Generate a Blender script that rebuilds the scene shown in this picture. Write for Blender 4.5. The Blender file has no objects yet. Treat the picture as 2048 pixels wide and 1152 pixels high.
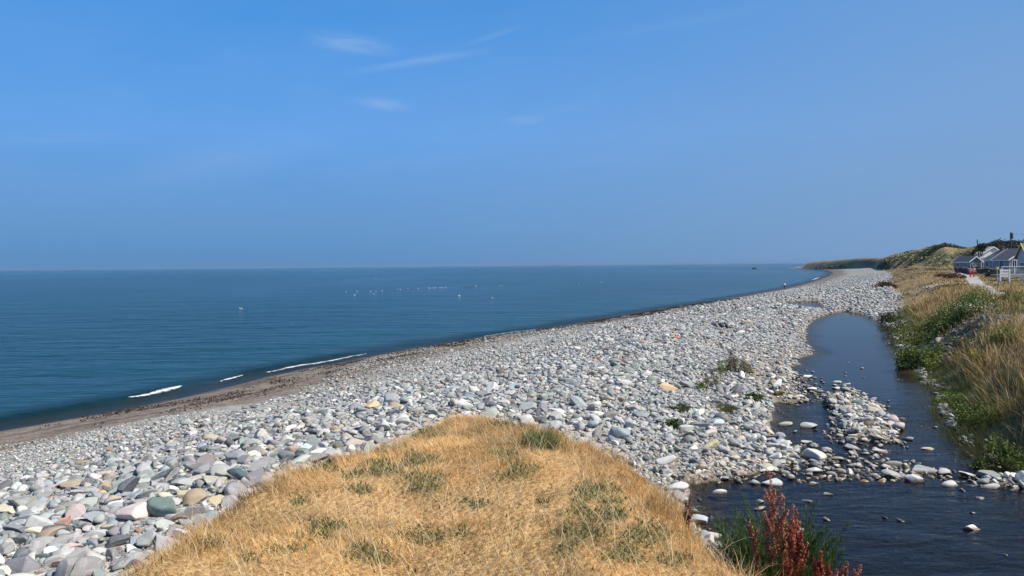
import bpy, bmesh, math, random
import numpy as np
from mathutils import Vector, Matrix
SC = bpy.context.scene
COL = SC.collection
PI = math.pi

# ------------------------------------------------------------------ camera, sky, sun, exposure
EYE = 7.0
F = 1490.0                      # focal length in pixels of the 2048 px wide photograph
PITCH = math.radians(1.73); ROLL = math.radians(-0.53)
cam = bpy.data.cameras.new('camera'); camo = bpy.data.objects.new('camera', cam); COL.objects.link(camo)
cam.sensor_width = 36.0; cam.lens = F / 2048 * 36.0; cam.clip_start = 0.1; cam.clip_end = 60000
camo.location = (0, 0, EYE)
RM = Matrix.Rotation(PI/2 - PITCH, 3, 'X') @ Matrix.Rotation(ROLL, 3, 'Z')
camo.rotation_euler = RM.to_euler()
SC.camera = camo
RA = np.array(RM)

SUN_AZ = math.radians(110); SUN_EL = math.radians(50)
wd = bpy.data.worlds.new('World'); SC.world = wd; wd.use_nodes = True
SC.view_settings.view_transform = 'Standard'; SC.view_settings.look = 'None'
SC.view_settings.exposure = 0.35; SC.view_settings.gamma = 1.0; SC.view_settings.use_curve_mapping = False
SC.cycles.max_bounces = 6; SC.cycles.transparent_max_bounces = 12; SC.cycles.diffuse_bounces = 3
SC.cycles.volume_bounces = 0; SC.cycles.caustics_reflective = False; SC.cycles.caustics_refractive = False

class NT:
    """small node-building helper"""
    def __init__(s, nt): s.nt = nt; s.n = nt.nodes; s.l = nt.links
    def new(s, t, **k):
        o = s.n.new(t)
        for a, b in k.items(): setattr(o, a, b)
        return o
    def put(s, sock, v):
        if isinstance(v, bpy.types.NodeSocket): s.l.new(v, sock)
        elif v is not None:
            if isinstance(v, (tuple, list)) and len(v) == 3 and sock.type == 'RGBA': v = (*v, 1)
            sock.default_value = v
    def m(s, op, a, b=None, c=None, clamp=False):
        o = s.new('ShaderNodeMath', operation=op, use_clamp=clamp)
        s.put(o.inputs[0], a)
        if b is not None: s.put(o.inputs[1], b)
        if c is not None: s.put(o.inputs[2], c)
        return o.outputs[0]
    def mix(s, f, a, b, mode='MIX'):
        o = s.new('ShaderNodeMix', data_type='RGBA', blend_type=mode)
        s.put(o.inputs[0], f); s.put(o.inputs[6], a); s.put(o.inputs[7], b)
        return o.outputs[2]
    def noise(s, vec, scale, detail=2, rough=0.5, dist=0.0, dim='3D'):
        o = s.new('ShaderNodeTexNoise', noise_dimensions=dim)
        s.put(o.inputs['Vector'], vec); s.put(o.inputs['Scale'], scale); s.put(o.inputs['Detail'], detail)
        s.put(o.inputs['Roughness'], rough); s.put(o.inputs['Distortion'], dist)
        return o.outputs[0]
    def ramp(s, f, stops, interp='LINEAR'):
        o = s.new('ShaderNodeValToRGB'); o.color_ramp.interpolation = interp
        e = o.color_ramp.elements
        while len(e) < len(stops): e.new(0.5)
        for i, (p, c) in enumerate(stops): e[i].position = p; e[i].color = (*c, 1) if len(c) == 3 else c
        s.put(o.inputs[0], f); return o.outputs[0]
    def rng(s, v, a, b, c=0.0, d=1.0, smooth=False):
        o = s.new('ShaderNodeMapRange'); o.interpolation_type = 'SMOOTHSTEP' if smooth else 'LINEAR'
        for i, x in enumerate((v, a, b, c, d)): s.put(o.inputs[i], x)
        return o.outputs[0]
    def bump(s, h, strength, dist, normal=None):
        o = s.new('ShaderNodeBump'); s.put(o.inputs['Strength'], strength); s.put(o.inputs['Distance'], dist)
        s.put(o.inputs['Height'], h)
        if normal is not None: s.put(o.inputs['Normal'], normal)
        return o.outputs[0]
    def mapping(s, vec, scale=(1, 1, 1), rot=(0, 0, 0), loc=(0, 0, 0)):
        o = s.new('ShaderNodeMapping'); s.put(o.inputs[0], vec); o.inputs[1].default_value = loc
        o.inputs[2].default_value = rot; o.inputs[3].default_value = scale
        return o.outputs[0]

# sky: sky texture, tinted by elevation towards the clean blue of the day, with faint high wisps
w = NT(wd.node_tree)
bg = w.n['Background']
sky = w.new('ShaderNodeTexSky', sky_type='NISHITA', sun_disc=False)
sky.sun_elevation = SUN_EL; sky.sun_rotation = SUN_AZ; sky.air_density = 1.0; sky.dust_density = 0.6; sky.ozone_density = 2.0
tc = w.new('ShaderNodeTexCoord').outputs['Generated']
sep = w.new('ShaderNodeSeparateXYZ'); w.l.new(tc, sep.inputs[0])
X, Y, Z = sep.outputs
elev = w.m('ARCSINE', Z)
nish = w.mix(1.0, sky.outputs[0], (0.20, 0.40, 0.62), 'MULTIPLY')
low = w.ramp(w.rng(elev, 0, 0.42), [(0.0, (0.112, 0.280, 0.530)), (0.12, (0.140, 0.325, 0.620)), (0.40, (0.146, 0.380, 0.810)),
    (0.70, (0.088, 0.325, 0.775)), (1.0, (0.046, 0.262, 0.690))])
low = w.mix(1.0, low, (7.3, 7.55, 7.7), 'MULTIPLY')
skyc = w.mix(w.rng(elev, 0.40, 0.8, 0, 1, True), low, nish)
# brighter, hazier air towards the sun side (right)
U = w.m('DIVIDE', X, w.m('MAXIMUM', Y, 0.02)); V = w.m('DIVIDE', Z, w.m('MAXIMUM', Y, 0.02))
uv = w.new('ShaderNodeCombineXYZ'); w.l.new(U, uv.inputs[0]); w.l.new(V, uv.inputs[1]); uv = uv.outputs[0]
def wisp(cu, cv, ru, rv, ang, thin, seed):
    """one cloud wisp: an elongated soft patch broken up by stretched noise"""
    mp = w.mapping(uv, loc=(-cu, -cv, 0))
    rt = w.new('ShaderNodeVectorRotate', rotation_type='Z_AXIS'); w.put(rt.inputs[0], mp); rt.inputs['Angle'].default_value = -ang
    s = w.new('ShaderNodeSeparateXYZ'); w.l.new(rt.outputs[0], s.inputs[0])
    n = w.noise(w.mapping(rt.outputs[0], (1/ru*thin, 1/rv*1.1, 1), loc=(seed, seed, 0)), 1.0, 7, 0.66, 0.9)
    a = w.m('DIVIDE', s.outputs[0], ru); b = w.m('DIVIDE', s.outputs[1], rv)
    nn = w.m('MULTIPLY', w.m('SUBTRACT', n, 0.5), 1.5)
    r = w.m('ADD', w.m('SQRT', w.m('ADD', w.m('MULTIPLY', a, a), w.m('MULTIPLY', b, b))), nn)
    return w.m('MULTIPLY', w.rng(r, 1.0, 0.0, 0, 1, True), w.rng(n, .3, .7))
def uvp(px, py):
    d = RA @ np.array([(px - 1024)/F, (576 - py)/F, -1.0]); return d[0]/d[1], d[2]/d[1]
tot = None
for (px, py, rx, ry, ang, thin, amp, sd) in [(700, 88, 120, 28, -.16, 1.2, .50, 3), (765, 208, 80, 20, -.12, 1.2, .42, 9),
        (840, 122, 190, 14, .15, .8, .38, 5), (1050, 240, 60, 14, .05, 1.1, .34, 12), (990, 70, 90, 9, .3, .8, .22, 21),
        (1330, 50, 300, 18, .16, 1.5, .10, 31), (120, 275, 260, 25, .02, 1.2, .14, 41), (450, 320, 330, 60, .22, 1.6, .14, 51),
        (1150, 215, 130, 12, .2, 1.0, .1, 61), (760, 330, 260, 24, .1, 1.0, .06, 71)]:
    cu, cv = uvp(px, py)
    t = w.m('MULTIPLY', wisp(cu, cv, rx/F, ry/F, ang, thin, sd), amp)
    tot = t if tot is None else w.m('ADD', tot, t)
tot = w.m('MULTIPLY', tot, w.m('GREATER_THAN', Y, 0.1))
veil = w.m('MULTIPLY', w.rng(w.noise(w.mapping(uv, (2.2, 7, 1), rot=(0, 0, -.15)), 1.0, 5, .6, .5), .42, .8), .07)
tot = w.m('ADD', tot, w.m('MULTIPLY', veil, w.rng(elev, .02, .1)), clamp=True)
skyc = w.mix(tot, skyc, (3.8, 4.9, 6.6))
skyc = w.mix(w.m('MULTIPLY', w.rng(U, -.35, .8, 0, 1, True), w.rng(elev, .42, .0, .30, .85)), skyc, (1.85, 2.95, 4.7))
w.l.new(skyc, bg.inputs[0]); bg.inputs[1].default_value = 0.1

sun = bpy.data.lights.new('sun', 'SUN'); suno = bpy.data.objects.new('sun', sun); COL.objects.link(suno)
sun.energy = 5.0; sun.angle = math.radians(0.53); sun.color = (1.0, 0.94, 0.85)
sd_ = Vector((math.sin(SUN_AZ)*math.cos(SUN_EL), math.cos(SUN_AZ)*math.cos(SUN_EL), math.sin(SUN_EL)))
suno.rotation_euler = sd_.to_track_quat('Z', 'Y').to_euler()

# ------------------------------------------------------------------ helpers
rng = np.random.default_rng(7)
random.seed(7)
def pl(px, py, z):
    """the point at height z that stands in direction (px, py) from the viewpoint"""
    d = RA @ np.array([(px - 1024)/F, (576 - py)/F, -1.0])
    t = (z - EYE) / d[2]
    return (d[0]*t, d[1]*t)
def proj(x, y, z):
    v = np.stack([x, y, np.asarray(z) - EYE + 0*x], -1) @ RA
    dz = np.maximum(-v[..., 2], 1e-3)
    return 1024 + F*v[..., 0]/dz, 576 - F*v[..., 1]/dz
def pdir(px, dist, py=None, z=None):
    """x at distance y=dist for pixel column px; and the height for pixel row py"""
    d = RA @ np.array([(px - 1024)/F, (576 - (py if py is not None else 530))/F, -1.0])
    t = dist / d[1]
    return d[0]*t, EYE + d[2]*t
def sstep(a, b, x):
    t = np.clip((x - a)/(b - a), 0, 1); return t*t*(3 - 2*t)
def _h(ix, iy, s):
    n = (ix.astype(np.int64)*374761393 + iy.astype(np.int64)*668265263 + s*1274126177) & 0xffffffff
    n = ((n ^ (n >> 13))*1274126177) & 0xffffffff
    return ((n ^ (n >> 16)) & 0xffff)/65535.0
def vn(x, y, s=0):
    x = np.asarray(x, float); y = np.asarray(y, float)
    ix = np.floor(x); iy = np.floor(y); fx = x-ix; fy = y-iy
    fx = fx*fx*(3-2*fx); fy = fy*fy*(3-2*fy)
    a = _h(ix, iy, s); b = _h(ix+1, iy, s); c = _h(ix, iy+1, s); d = _h(ix+1, iy+1, s)
    return (a*(1-fx)+b*fx)*(1-fy)+(c*(1-fx)+d*fx)*fy
def fbm(x, y, s=0, o=4):
    r = 0; a = .5; t = 0
    for i in range(o): r = r + a*vn(x*2**i, y*2**i, s+i*17); t += a; a *= .5
    return r/t
def seg_dist(x, y, P, closed=False):
    """distance to a polyline, and the side (positive on the right of its direction)"""
    best = np.full(x.shape, 1e18); side = np.zeros(x.shape)
    n = len(P)
    for i in range(n if closed else n-1):
        ax, ay = P[i]; bx, by = P[(i+1) % n]
        dx, dy = bx-ax, by-ay; L = dx*dx+dy*dy
        t = np.clip(((x-ax)*dx+(y-ay)*dy)/L, 0, 1)
        qx, qy = x-(ax+t*dx), y-(ay+t*dy)
        d = qx*qx+qy*qy
        c = (dy*(x-ax)-dx*(y-ay))
        m = d < best - 1e-9
        best = np.where(m, d, best); side = np.where(m, np.sign(c), side)
    return np.sqrt(best), side
def inside(x, y, P):
    r = np.zeros(x.shape, bool); n = len(P)
    for i in range(n):
        ax, ay = P[i]; bx, by = P[(i+1) % n]
        if ay == by: continue
        c = ((ay > y) != (by > y)) & (x < (bx-ax)*(y-ay)/(by-ay)+ax)
        r ^= c
    return r
def sdf(x, y, P):
    d, _ = seg_dist(x, y, P, True); return np.where(inside(x, y, P), -d, d)

# ------------------------------------------------------------------ plan of the place (metres)
SHORE = [(-70, -60), (-42, 0), (-30, 18)] + [pl(px, py, 0) for px, py in [(0, 862), (180, 832), (350, 800), (540, 752), (750, 712),
         (900, 686), (1100, 658), (1300, 623), (1450, 599), (1570, 578), (1625, 564), (1660, 551), (1664, 545), (1655, 541), (1620, 537.3)]] + \
        [(340, 930), (430, 1100), (700, 1500), (1500, 2600), (3000, 5200)]
VEG = [(24, -30), (22, -12), (16, 2), (12.7, 10), (11.2, 16), (11.2, 17.3), (11.9, 19.5), (13.4, 22.7), (15.6, 27), (17.7, 32), (20.2, 38),
       (21.9, 41.6), (25, 47), (28, 53), (31, 60), (34, 66), (43, 83), (54, 106), (77, 153), (97, 190), (143, 282), (205, 417), (262, 543), (302, 719),
       (334, 850), (371, 955), (460, 1110), (730, 1490), (1550, 2580), (3050, 5180)]
STREAM = [(5, -8), (4.1, 4), (3.6, 8)] + [pl(px, py, 2.3) for px, py in [(1480, 1152), (1400, 1040), (1365, 985), (1345, 958), (1500, 930), (1528, 900),
          (1542, 870), (1556, 838), (1545, 800), (1530, 772), (1545, 752), (1572, 740), (1600, 716), (1622, 704), (1604, 682), (1608, 655), (1640, 632), (1690, 622),
          (1722, 626), (1752, 641), (1785, 657)]] + \
         [(21.6, 41.6), (20.0, 38), (17.5, 32), (15.4, 27), (13.2, 22.7), (11.8, 19.5), (11.2, 17.3), (11.2, 16), (12.5, 10), (16, 2), (20, -8)]
POOL = [pl(px, py, 2.3) for px, py in [(1562, 610), (1578, 604.5), (1605, 601.5), (1632, 602), (1642, 609), (1658, 617), (1640, 620.5), (1615, 616), (1585, 613)]]
MOUND = [(-2.4, -6), (-2.15, 2)] + [pl(px, py, 5.25) for px, py in [(262, 1152), (388, 1062), (474, 1005), (560, 955), (700, 893), (845, 846), (895, 829),
         (945, 825), (1000, 834), (1060, 856), (1130, 876), (1250, 925), (1320, 975), (1400, 1042), (1470, 1112), (1500, 1152)]] + [(1.5, 2), (1.9, -6)]
WATER_Z = 2.3
PATHC = [(27, 36), (33, 47), (38.5, 59.6), (46, 73), (56, 90), (66, 107), (75, 121), (84, 137), (96, 160), (112, 190)]

def blob(px, py, cx, cy, rx, ry, ang=0.0):
    c, s = math.cos(ang), math.sin(ang)
    u = ((px-cx)*c+(py-cy)*s)/rx; v = (-(px-cx)*s+(py-cy)*c)/ry
    return np.sqrt(u*u+v*v)

def fields(x, y):
    x = np.asarray(x, float); y = np.asarray(y, float)
    wob = (fbm(x*.35, y*.35, 5)-.5)
    ds, sd = seg_dist(x, y, SHORE); d = ds*sd + wob*1.2*sstep(20, 60, y)
    e = np.minimum(sdf(x, y, STREAM), sdf(x, y, POOL)) + (fbm(x*.9, y*.9, 9)-.5)*.8
    dv, sv = seg_dist(x, y, VEG); b = dv*sv
    m = -sdf(x, y, MOUND) + (fbm(x*2.2, y*2.2, 12)-.5)*.35
    return d, e, b, m

def bars(x, y):
    """raised gravel in the stream bed: the bar and the riffle"""
    px, py = proj(x, y, WATER_Z)
    n = (fbm(x*1.3, y*1.3, 44)-.5)
    bar = sstep(1.25, .55, blob(px, py, 1728, 836, 95, 46, .55) + n*1.0)
    bar2 = sstep(1.2, .6, blob(px, py, 1672, 806, 34, 18, .3) + n)
    yc = np.interp(px, [1340, 1450, 1600, 1750, 1900, 2048], [945, 932, 925, 935, 952, 972])
    rif = sstep(1.3, .4, np.abs(py-yc)/np.interp(px, [1340, 1500, 1640, 1760, 1850, 2048], [18, 34, 36, 28, 18, 10]) + n) * sstep(1330, 1370, px)
    side = sstep(1.2, .5, blob(px, py, 1600, 780, 62, 34, .3) + n*1.2)
    link_ = sstep(1.3, .5, blob(px, py, 1722, 893, 62, 26, .3) + n*1.3)
    return bar, np.maximum(np.maximum(bar2, link_), rif), side

# crest of the hills and bluffs: column, distance and skyline row of each point along it
HP = [(1560, 1000, 528), (1600, 900, 525.5), (1640, 760, 522.5), (1700, 610, 517.5), (1735, 510, 513.5), (1760, 455, 514), (1790, 400, 508.5), (1830, 345, 500.5), (1870, 305, 494.5),
      (1890, 290, 492), (1910, 280, 496), (1930, 262, 499), (1950, 250, 493), (2000, 240, 488), (2048, 235, 487), (2300, 225, 480), (2700, 220, 478)]
HU = [pdir(p, 1.0)[0] for p, _, _ in HP]; HD = [q[1] for q in HP]; HZ = [pdir(p, d_, py=r_)[1] for p, d_, r_ in HP]
HW = [60, 70, 80, 80, 75, 70, 95, 85, 76, 70, 62, 60, 62, 66, 60, 60, 60]
def height(x, y, F4=None):
    d, e, b, m = F4 if F4 is not None else fields(x, y)
    r = np.hypot(x, y)
    prof = np.interp(d, [-60, -12, 0, 2.5, 6, 14, 24, 30], [-3.2, -1.2, 0, .42, .85, 1.75, 2.95, 3.3])
    far = sstep(120, 400, y)
    prof = np.where(d > 0, prof*(1-.12*far), prof)
    prof = prof + (fbm(x*.25, y*.25, 2)-.5)*.5*sstep(4, 12, d) + (fbm(x*.05, y*.05, 3)-.5)*.8*sstep(5, 18, d)*sstep(60, 20, e)
    # down to the stream
    bar, rif, side = bars(x, y)
    bed = WATER_Z - .30*sstep(0, 1.4, -e) + .36*bar + .19*rif + .24*side
    bank = WATER_Z + .02 + .11*np.maximum(e, 0) + .05*sstep(0, 1, e)
    z = np.where(e < 0, bed, np.minimum(prof, bank))
    # the grassy land on the right
    w_ = np.interp(y, [0, 35, 60, 200, 400], [2.6, 3.2, 5.0, 8.0, 10.0])
    plat = 4.35 + (fbm(x*.12, y*.12, 21)-.5)*.7 + .22*(fbm(x*.9, y*.9, 22)-.5)
    base = np.where(y < 47, WATER_Z-.05, np.minimum(z, 3.2))
    s = sstep(0, 1, b/w_ + (fbm(x*.5, y*.5, 31)-.5)*.35)
    z = np.where(b > 0, base + (plat-base)*s, z)
    # hills and bluffs
    uu = x/np.maximum(y, 1)
    Dc = np.interp(uu, HU, HD); Zc = np.interp(uu, HU, HZ); Wf = np.interp(uu, HU, HW)
    nz = fbm(x*.035, y*.035, 51, 5); gl = 1-np.abs(2*fbm(x*.05+y*.02, y*.03, 61, 4)-1)
    t = (y-(Dc-Wf))/Wf
    p_ = sstep(0, 1, t + (nz-.5)*.28*sstep(0, .3, t)*sstep(1.25, .8, t))
    hil = (Zc-4.4)*p_*(1+.10*(fbm(x*.09, y*.09, 53, 4)-.5)) - .3*gl*sstep(.1, .45, t)*sstep(1.0, .6, t)*sstep(2, 6, Zc-4.4)
    hil = hil*sstep(0, 5, b)*(y > 60)
    z = z + np.where(b > 0, hil, 0)
    # the grassed mound underfoot
    top = 5.27 + .05*np.sin(x*2.1+1.2) + (fbm(x*1.5, y*1.5, 71)-.5)*.14 - .02*np.clip(y-6, 0, 3)
    sm = sstep(-.95, .12, m)
    z = z + (top-z)*sm
    return z

# ------------------------------------------------------------------ mesh helpers
def link(o, parent=None):
    COL.objects.link(o)
    if parent is not None: o.parent = parent
    return o
def props(o, label=None, category=None, group=None, kind=None):
    if label: o['label'] = label
    if category: o['category'] = category
    if group: o['group'] = group
    if kind: o['kind'] = kind
    return o
def empty(name, loc, rz=0.0, **k):
    o = bpy.data.objects.new(name, None); link(o); o.location = loc; o.rotation_euler = (0, 0, rz); o.empty_display_size = .2
    return props(o, **k)
def np_mesh(name, V, faces, mat, cols=None, parent=None, smooth=True, extra=None):
    """V (n,3); faces (k,3) or (k,4) array; cols (n,3) point colours"""
    me = bpy.data.meshes.new(name)
    V = np.ascontiguousarray(V, np.float32); faces = np.ascontiguousarray(faces, np.int32)
    k = faces.shape[1]
    me.vertices.add(len(V)); me.vertices.foreach_set('co', V.ravel())
    me.loops.add(faces.size); me.loops.foreach_set('vertex_index', faces.ravel())
    me.polygons.add(len(faces)); me.polygons.foreach_set('loop_start', np.arange(0, faces.size, k, dtype=np.int32))
    me.polygons.foreach_set('loop_total', np.full(len(faces), k, np.int32))
    if smooth: me.polygons.foreach_set('use_smooth', np.ones(len(faces), bool))
    me.update(calc_edges=True)
    if cols is not None:
        a = me.attributes.new('Col', 'FLOAT_COLOR', 'POINT')
        c = np.ones((len(V), 4), np.float32); c[:, :3] = cols; a.data.foreach_set('color', c.ravel())
    for nm, arr in (extra or {}).items():
        a = me.attributes.new(nm, 'FLOAT', 'POINT'); a.data.foreach_set('value', np.ascontiguousarray(arr, np.float32))
    me.materials.append(mat)
    o = bpy.data.objects.new(name, me)
    return link(o, parent)
def bm_obj(name, bm, mat, parent=None, smooth=False):
    bmesh.ops.recalc_face_normals(bm, faces=bm.faces[:])
    me = bpy.data.meshes.new(name); bm.to_mesh(me); bm.free()
    if smooth: me.polygons.foreach_set('use_smooth', [True]*len(me.polygons))
    me.materials.append(mat); return link(bpy.data.objects.new(name, me), parent)
def bx(bm, x0, x1, y0, y1, z0, z1):
    r = bmesh.ops.create_cube(bm, size=1.0)
    for v in r['verts']:
        v.co = Vector(((x0+x1)/2+v.co.x*(x1-x0), (y0+y1)/2+v.co.y*(y1-y0), (z0+z1)/2+v.co.z*(z1-z0)))
    return r['verts']
def tube(bm, a, b, r0, r1=None, n=8):
    a = Vector(a); b = Vector(b); r1 = r0 if r1 is None else r1
    q = (b-a).to_track_quat('Z', 'Y')
    rings = []
    for p, r in ((a, r0), (b, r1)):
        rings.append([bm.verts.new(p + q @ Vector((math.cos(t)*r, math.sin(t)*r, 0))) for t in [2*PI*i/n for i in range(n)]])
    for i in range(n):
        bm.faces.new((rings[0][i], rings[0][(i+1) % n], rings[1][(i+1) % n], rings[1][i]))
    bm.faces.new(rings[0][::-1]); bm.faces.new(rings[1])
def prism(bm, pts, off):
    """closed polygon pts (3D) extruded by off"""
    o = Vector(off); a = [bm.verts.new(Vector(p)) for p in pts]; b = [bm.verts.new(Vector(p)+o) for p in pts]
    bm.faces.new(a); bm.faces.new(b[::-1]); n = len(a)
    for i in range(n): bm.faces.new((a[i], b[i], b[(i+1) % n], a[(i+1) % n]))

# ------------------------------------------------------------------ materials
def mat(name):
    m = bpy.data.materials.new(name); m.use_nodes = True
    t = NT(m.node_tree); return m, t, t.n['Principled BSDF']
def attr(t, nm): return t.new('ShaderNodeAttribute', attribute_name=nm)
def plain(name, c, rough=.7, var=.25, scale=6.0, bump=0.0, metal=0.0):
    m, t, p = mat(name)
    co = t.new('ShaderNodeTexCoord').outputs['Object']
    n = t.noise(co, scale, 5, .6)
    cc = t.mix(t.rng(n, .3, .7), tuple(v*(1-var) for v in c), tuple(min(1, v*(1+var)) for v in c))
    t.put(p.inputs['Base Color'], cc); p.inputs['Roughness'].default_value = rough; p.inputs['Metallic'].default_value = metal
    if bump: t.put(p.inputs['Normal'], t.bump(n, bump, .02))
    return m

def ground_mat():
    m, t, p = mat('ground')
    pos = t.new('ShaderNodeNewGeometry').outputs['Position']
    col = attr(t, 'Col').outputs['Color']; peb = attr(t, 'peb').outputs['Fac']
    def pebbles(scale):
        v = t.new('ShaderNodeTexVoronoi'); t.put(v.inputs['Vector'], pos); v.inputs['Scale'].default_value = scale
        s = t.new('ShaderNodeSeparateColor'); t.l.new(v.outputs['Color'], s.inputs[0])
        return v.outputs['Distance'], s.outputs[0], s.outputs[1]
    d1, a1, b1 = pebbles(22.0); d2, a2, b2 = pebbles(7.0)
    br = t.m('ADD', .35, t.m('ADD', t.m('MULTIPLY', a1, .75), t.m('MULTIPLY', a2, .55)))
    hue = t.ramp(b1, [(0, (.7, .76, .8)), (.3, (1, 1, 1)), (.6, (1.1, 1.02, .95)), (.8, (1.5, 1.5, 1.45)), (1, (1.25, 1.0, .85))], 'CONSTANT')
    pc = t.mix(1, t.mix(1, col, hue, 'MULTIPLY'), br, 'MULTIPLY')
    n1 = t.noise(pos, .9, 6, .65); n2 = t.noise(pos, 14, 4, .6)
    sc = t.mix(1, col, t.m('ADD', .45, t.m('MULTIPLY', t.m('ADD', n1, n2), .55)), 'MULTIPLY')
    t.put(p.inputs['Base Color'], t.mix(peb, sc, pc)); p.inputs['Roughness'].default_value = .9
    wet = attr(t, 'wet').outputs['Fac']
    t.put(p.inputs['Roughness'], t.m('SUBTRACT', .92, t.m('MULTIPLY', wet, .55)))
    h = t.m('ADD', t.m('MULTIPLY', t.m('MULTIPLY', d1, -1.0), .03), t.m('MULTIPLY', n2, .02))
    t.put(p.inputs['Normal'], t.bump(h, .8, 1.0))
    return m
def stone_mat():
    m, t, p = mat('sea_worn_stone')
    pos = t.new('ShaderNodeNewGeometry').outputs['Position']
    col = attr(t, 'Col').outputs['Color']
    n = t.noise(pos, 9, 5, .65, .4); f = t.noise(pos, 70, 3, .6); b_ = t.noise(pos, 2.5, 2, .5, 1.5)
    mul = t.m('ADD', .62, t.m('ADD', t.m('MULTIPLY', n, .45), t.m('MULTIPLY', f, .32)))
    c = t.mix(1, col, mul, 'MULTIPLY')
    vein = t.m('MULTIPLY', t.rng(t.m('ABSOLUTE', t.m('SUBTRACT', b_, .5)), .012, .0), .35)
    c = t.mix(vein, c, (.6, .58, .54))
    c = t.mix(t.m('MULTIPLY', t.rng(n, .6, .75), .18), c, (.55, .5, .42))
    # water line: a stone is dark and slick where it is wet, below the stream and sea level
    z = t.new('ShaderNodeSeparateXYZ'); t.l.new(pos, z.inputs[0])
    wet = attr(t, 'wet').outputs['Fac']
    under = t.m('MULTIPLY', wet, t.rng(z.outputs[2], WATER_Z+.06, WATER_Z+.02))
    c = t.mix(under, c, t.mix(1, c, (.28, .24, .2), 'MULTIPLY'))
    t.put(p.inputs['Base Color'], c); t.put(p.inputs['Roughness'], t.m('SUBTRACT', .82, t.m('MULTIPLY', under, .45)))
    t.put(p.inputs['Normal'], t.bump(t.m('ADD', t.m('MULTIPLY', n, .5), t.m('MULTIPLY', f, .25)), .5, .02))
    return m
def blade_mat(name, rough=.6, trans=.25):
    m, t, p = mat(name)
    col = attr(t, 'Col').outputs['Color']
    t.put(p.inputs['Base Color'], col); p.inputs['Roughness'].default_value = rough
    p.inputs['Specular IOR Level'].default_value = .25
    tr = t.new('ShaderNodeBsdfTranslucent'); t.l.new(col, tr.inputs[0])
    mx = t.new('ShaderNodeMixShader'); mx.inputs[0].default_value = trans
    t.l.new(p.outputs[0], mx.inputs[1]); t.l.new(tr.outputs[0], mx.inputs[2])
    t.l.new(mx.outputs[0], t.n['Material Output'].inputs[0])
    return m
def water_mat(name, sea):
    m, t, p = mat(name)
    pos = t.new('ShaderNodeNewGeometry').outputs['Position']
    dep = attr(t, 'depth').outputs['Fac']
    mx = t.new('ShaderNodeMixShader'); tr = t.new('ShaderNodeBsdfTransparent')
    if sea:
        rot = math.radians(-28)
        big = t.noise(t.mapping(pos, (.006, .0022, 1), rot=(0, 0, math.radians(6))), 1.0, 4, .6, .6)
        patch = t.noise(t.mapping(pos, (.02, .006, 1)), 1.0, 5, .62, .8)
        c = t.ramp(t.m('MULTIPLY', dep, 1/60.0), [(0, (.040, .048, .032)), (.045, (.012, .040, .040)), (.15, (.002, .036, .046)), (.5, (.001, .026, .040)), (1, (.001, .032, .052))])
        c = t.mix(t.m('MULTIPLY', t.rng(patch, .35, .65, 0, 1), .6), c, (.002, .042, .056))
        a1 = t.noise(t.mapping(pos, (.55, 1.9, 1), rot=(0, 0, .22)), 1.0, 5, .66, .3)
        a2 = t.noise(t.mapping(pos, (.16, .42, 1), rot=(0, 0, .25)), 1.0, 3, .55, .2)
        a3 = t.noise(t.mapping(pos, (.03, .10, 1), rot=(0, 0, .2)), 1.0, 3, .6)
        h = t.m('ADD', t.m('ADD', t.m('MULTIPLY', a1, .55), t.m('MULTIPLY', a2, 2.1)), t.m('MULTIPLY', a3, 2.8))
        stg = t.m('MULTIPLY', t.rng(big, .40, .62, .45, 1.0), t.rng(dep, 0.3, 6, .25, 1.0))
        t.put(p.inputs['Normal'], t.bump(h, stg, 1.0))
        p.inputs['Roughness'].default_value = .12; p.inputs['Specular IOR Level'].default_value = .27
        al = t.rng(dep, .1, 5.5, .22, 1.0)
    else:
        riff = attr(t, 'riffle').outputs['Fac']
        c = (.004, .0035, .003)
        a1 = t.noise(t.mapping(pos, (2.2, 5.5, 1), rot=(0, 0, .2)), 1.0, 4, .6, .5)
        a2 = t.noise(t.mapping(pos, (.8, 1.6, 1), rot=(0, 0, .1)), 1.0, 2, .5, .5)
        h = t.m('ADD', t.m('MULTIPLY', a1, .020), t.m('MULTIPLY', a2, .05))
        t.put(p.inputs['Normal'], t.bump(h, riff, 1.0))
        p.inputs['Roughness'].default_value = .06; p.inputs['Specular IOR Level'].default_value = .30
        al = t.rng(dep, 0, .30, .36, .74)
    t.put(p.inputs['Base Color'], c); p.inputs['IOR'].default_value = 1.33
    t.put(mx.inputs[0], al); t.put(tr.inputs[0], (.8, .78, .7))
    t.l.new(tr.outputs[0], mx.inputs[1]); t.l.new(p.outputs[0], mx.inputs[2])
    t.l.new(mx.outputs[0], t.n['Material Output'].inputs[0])
    return m
M_GROUND = ground_mat(); M_STONE = stone_mat()
M_BLADE = blade_mat('grass_blades', .6, .35); M_LEAF = blade_mat('leaves', .55, .2)
M_SEA = water_mat('sea_water', True); M_STREAM = water_mat('stream_water', False)

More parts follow.
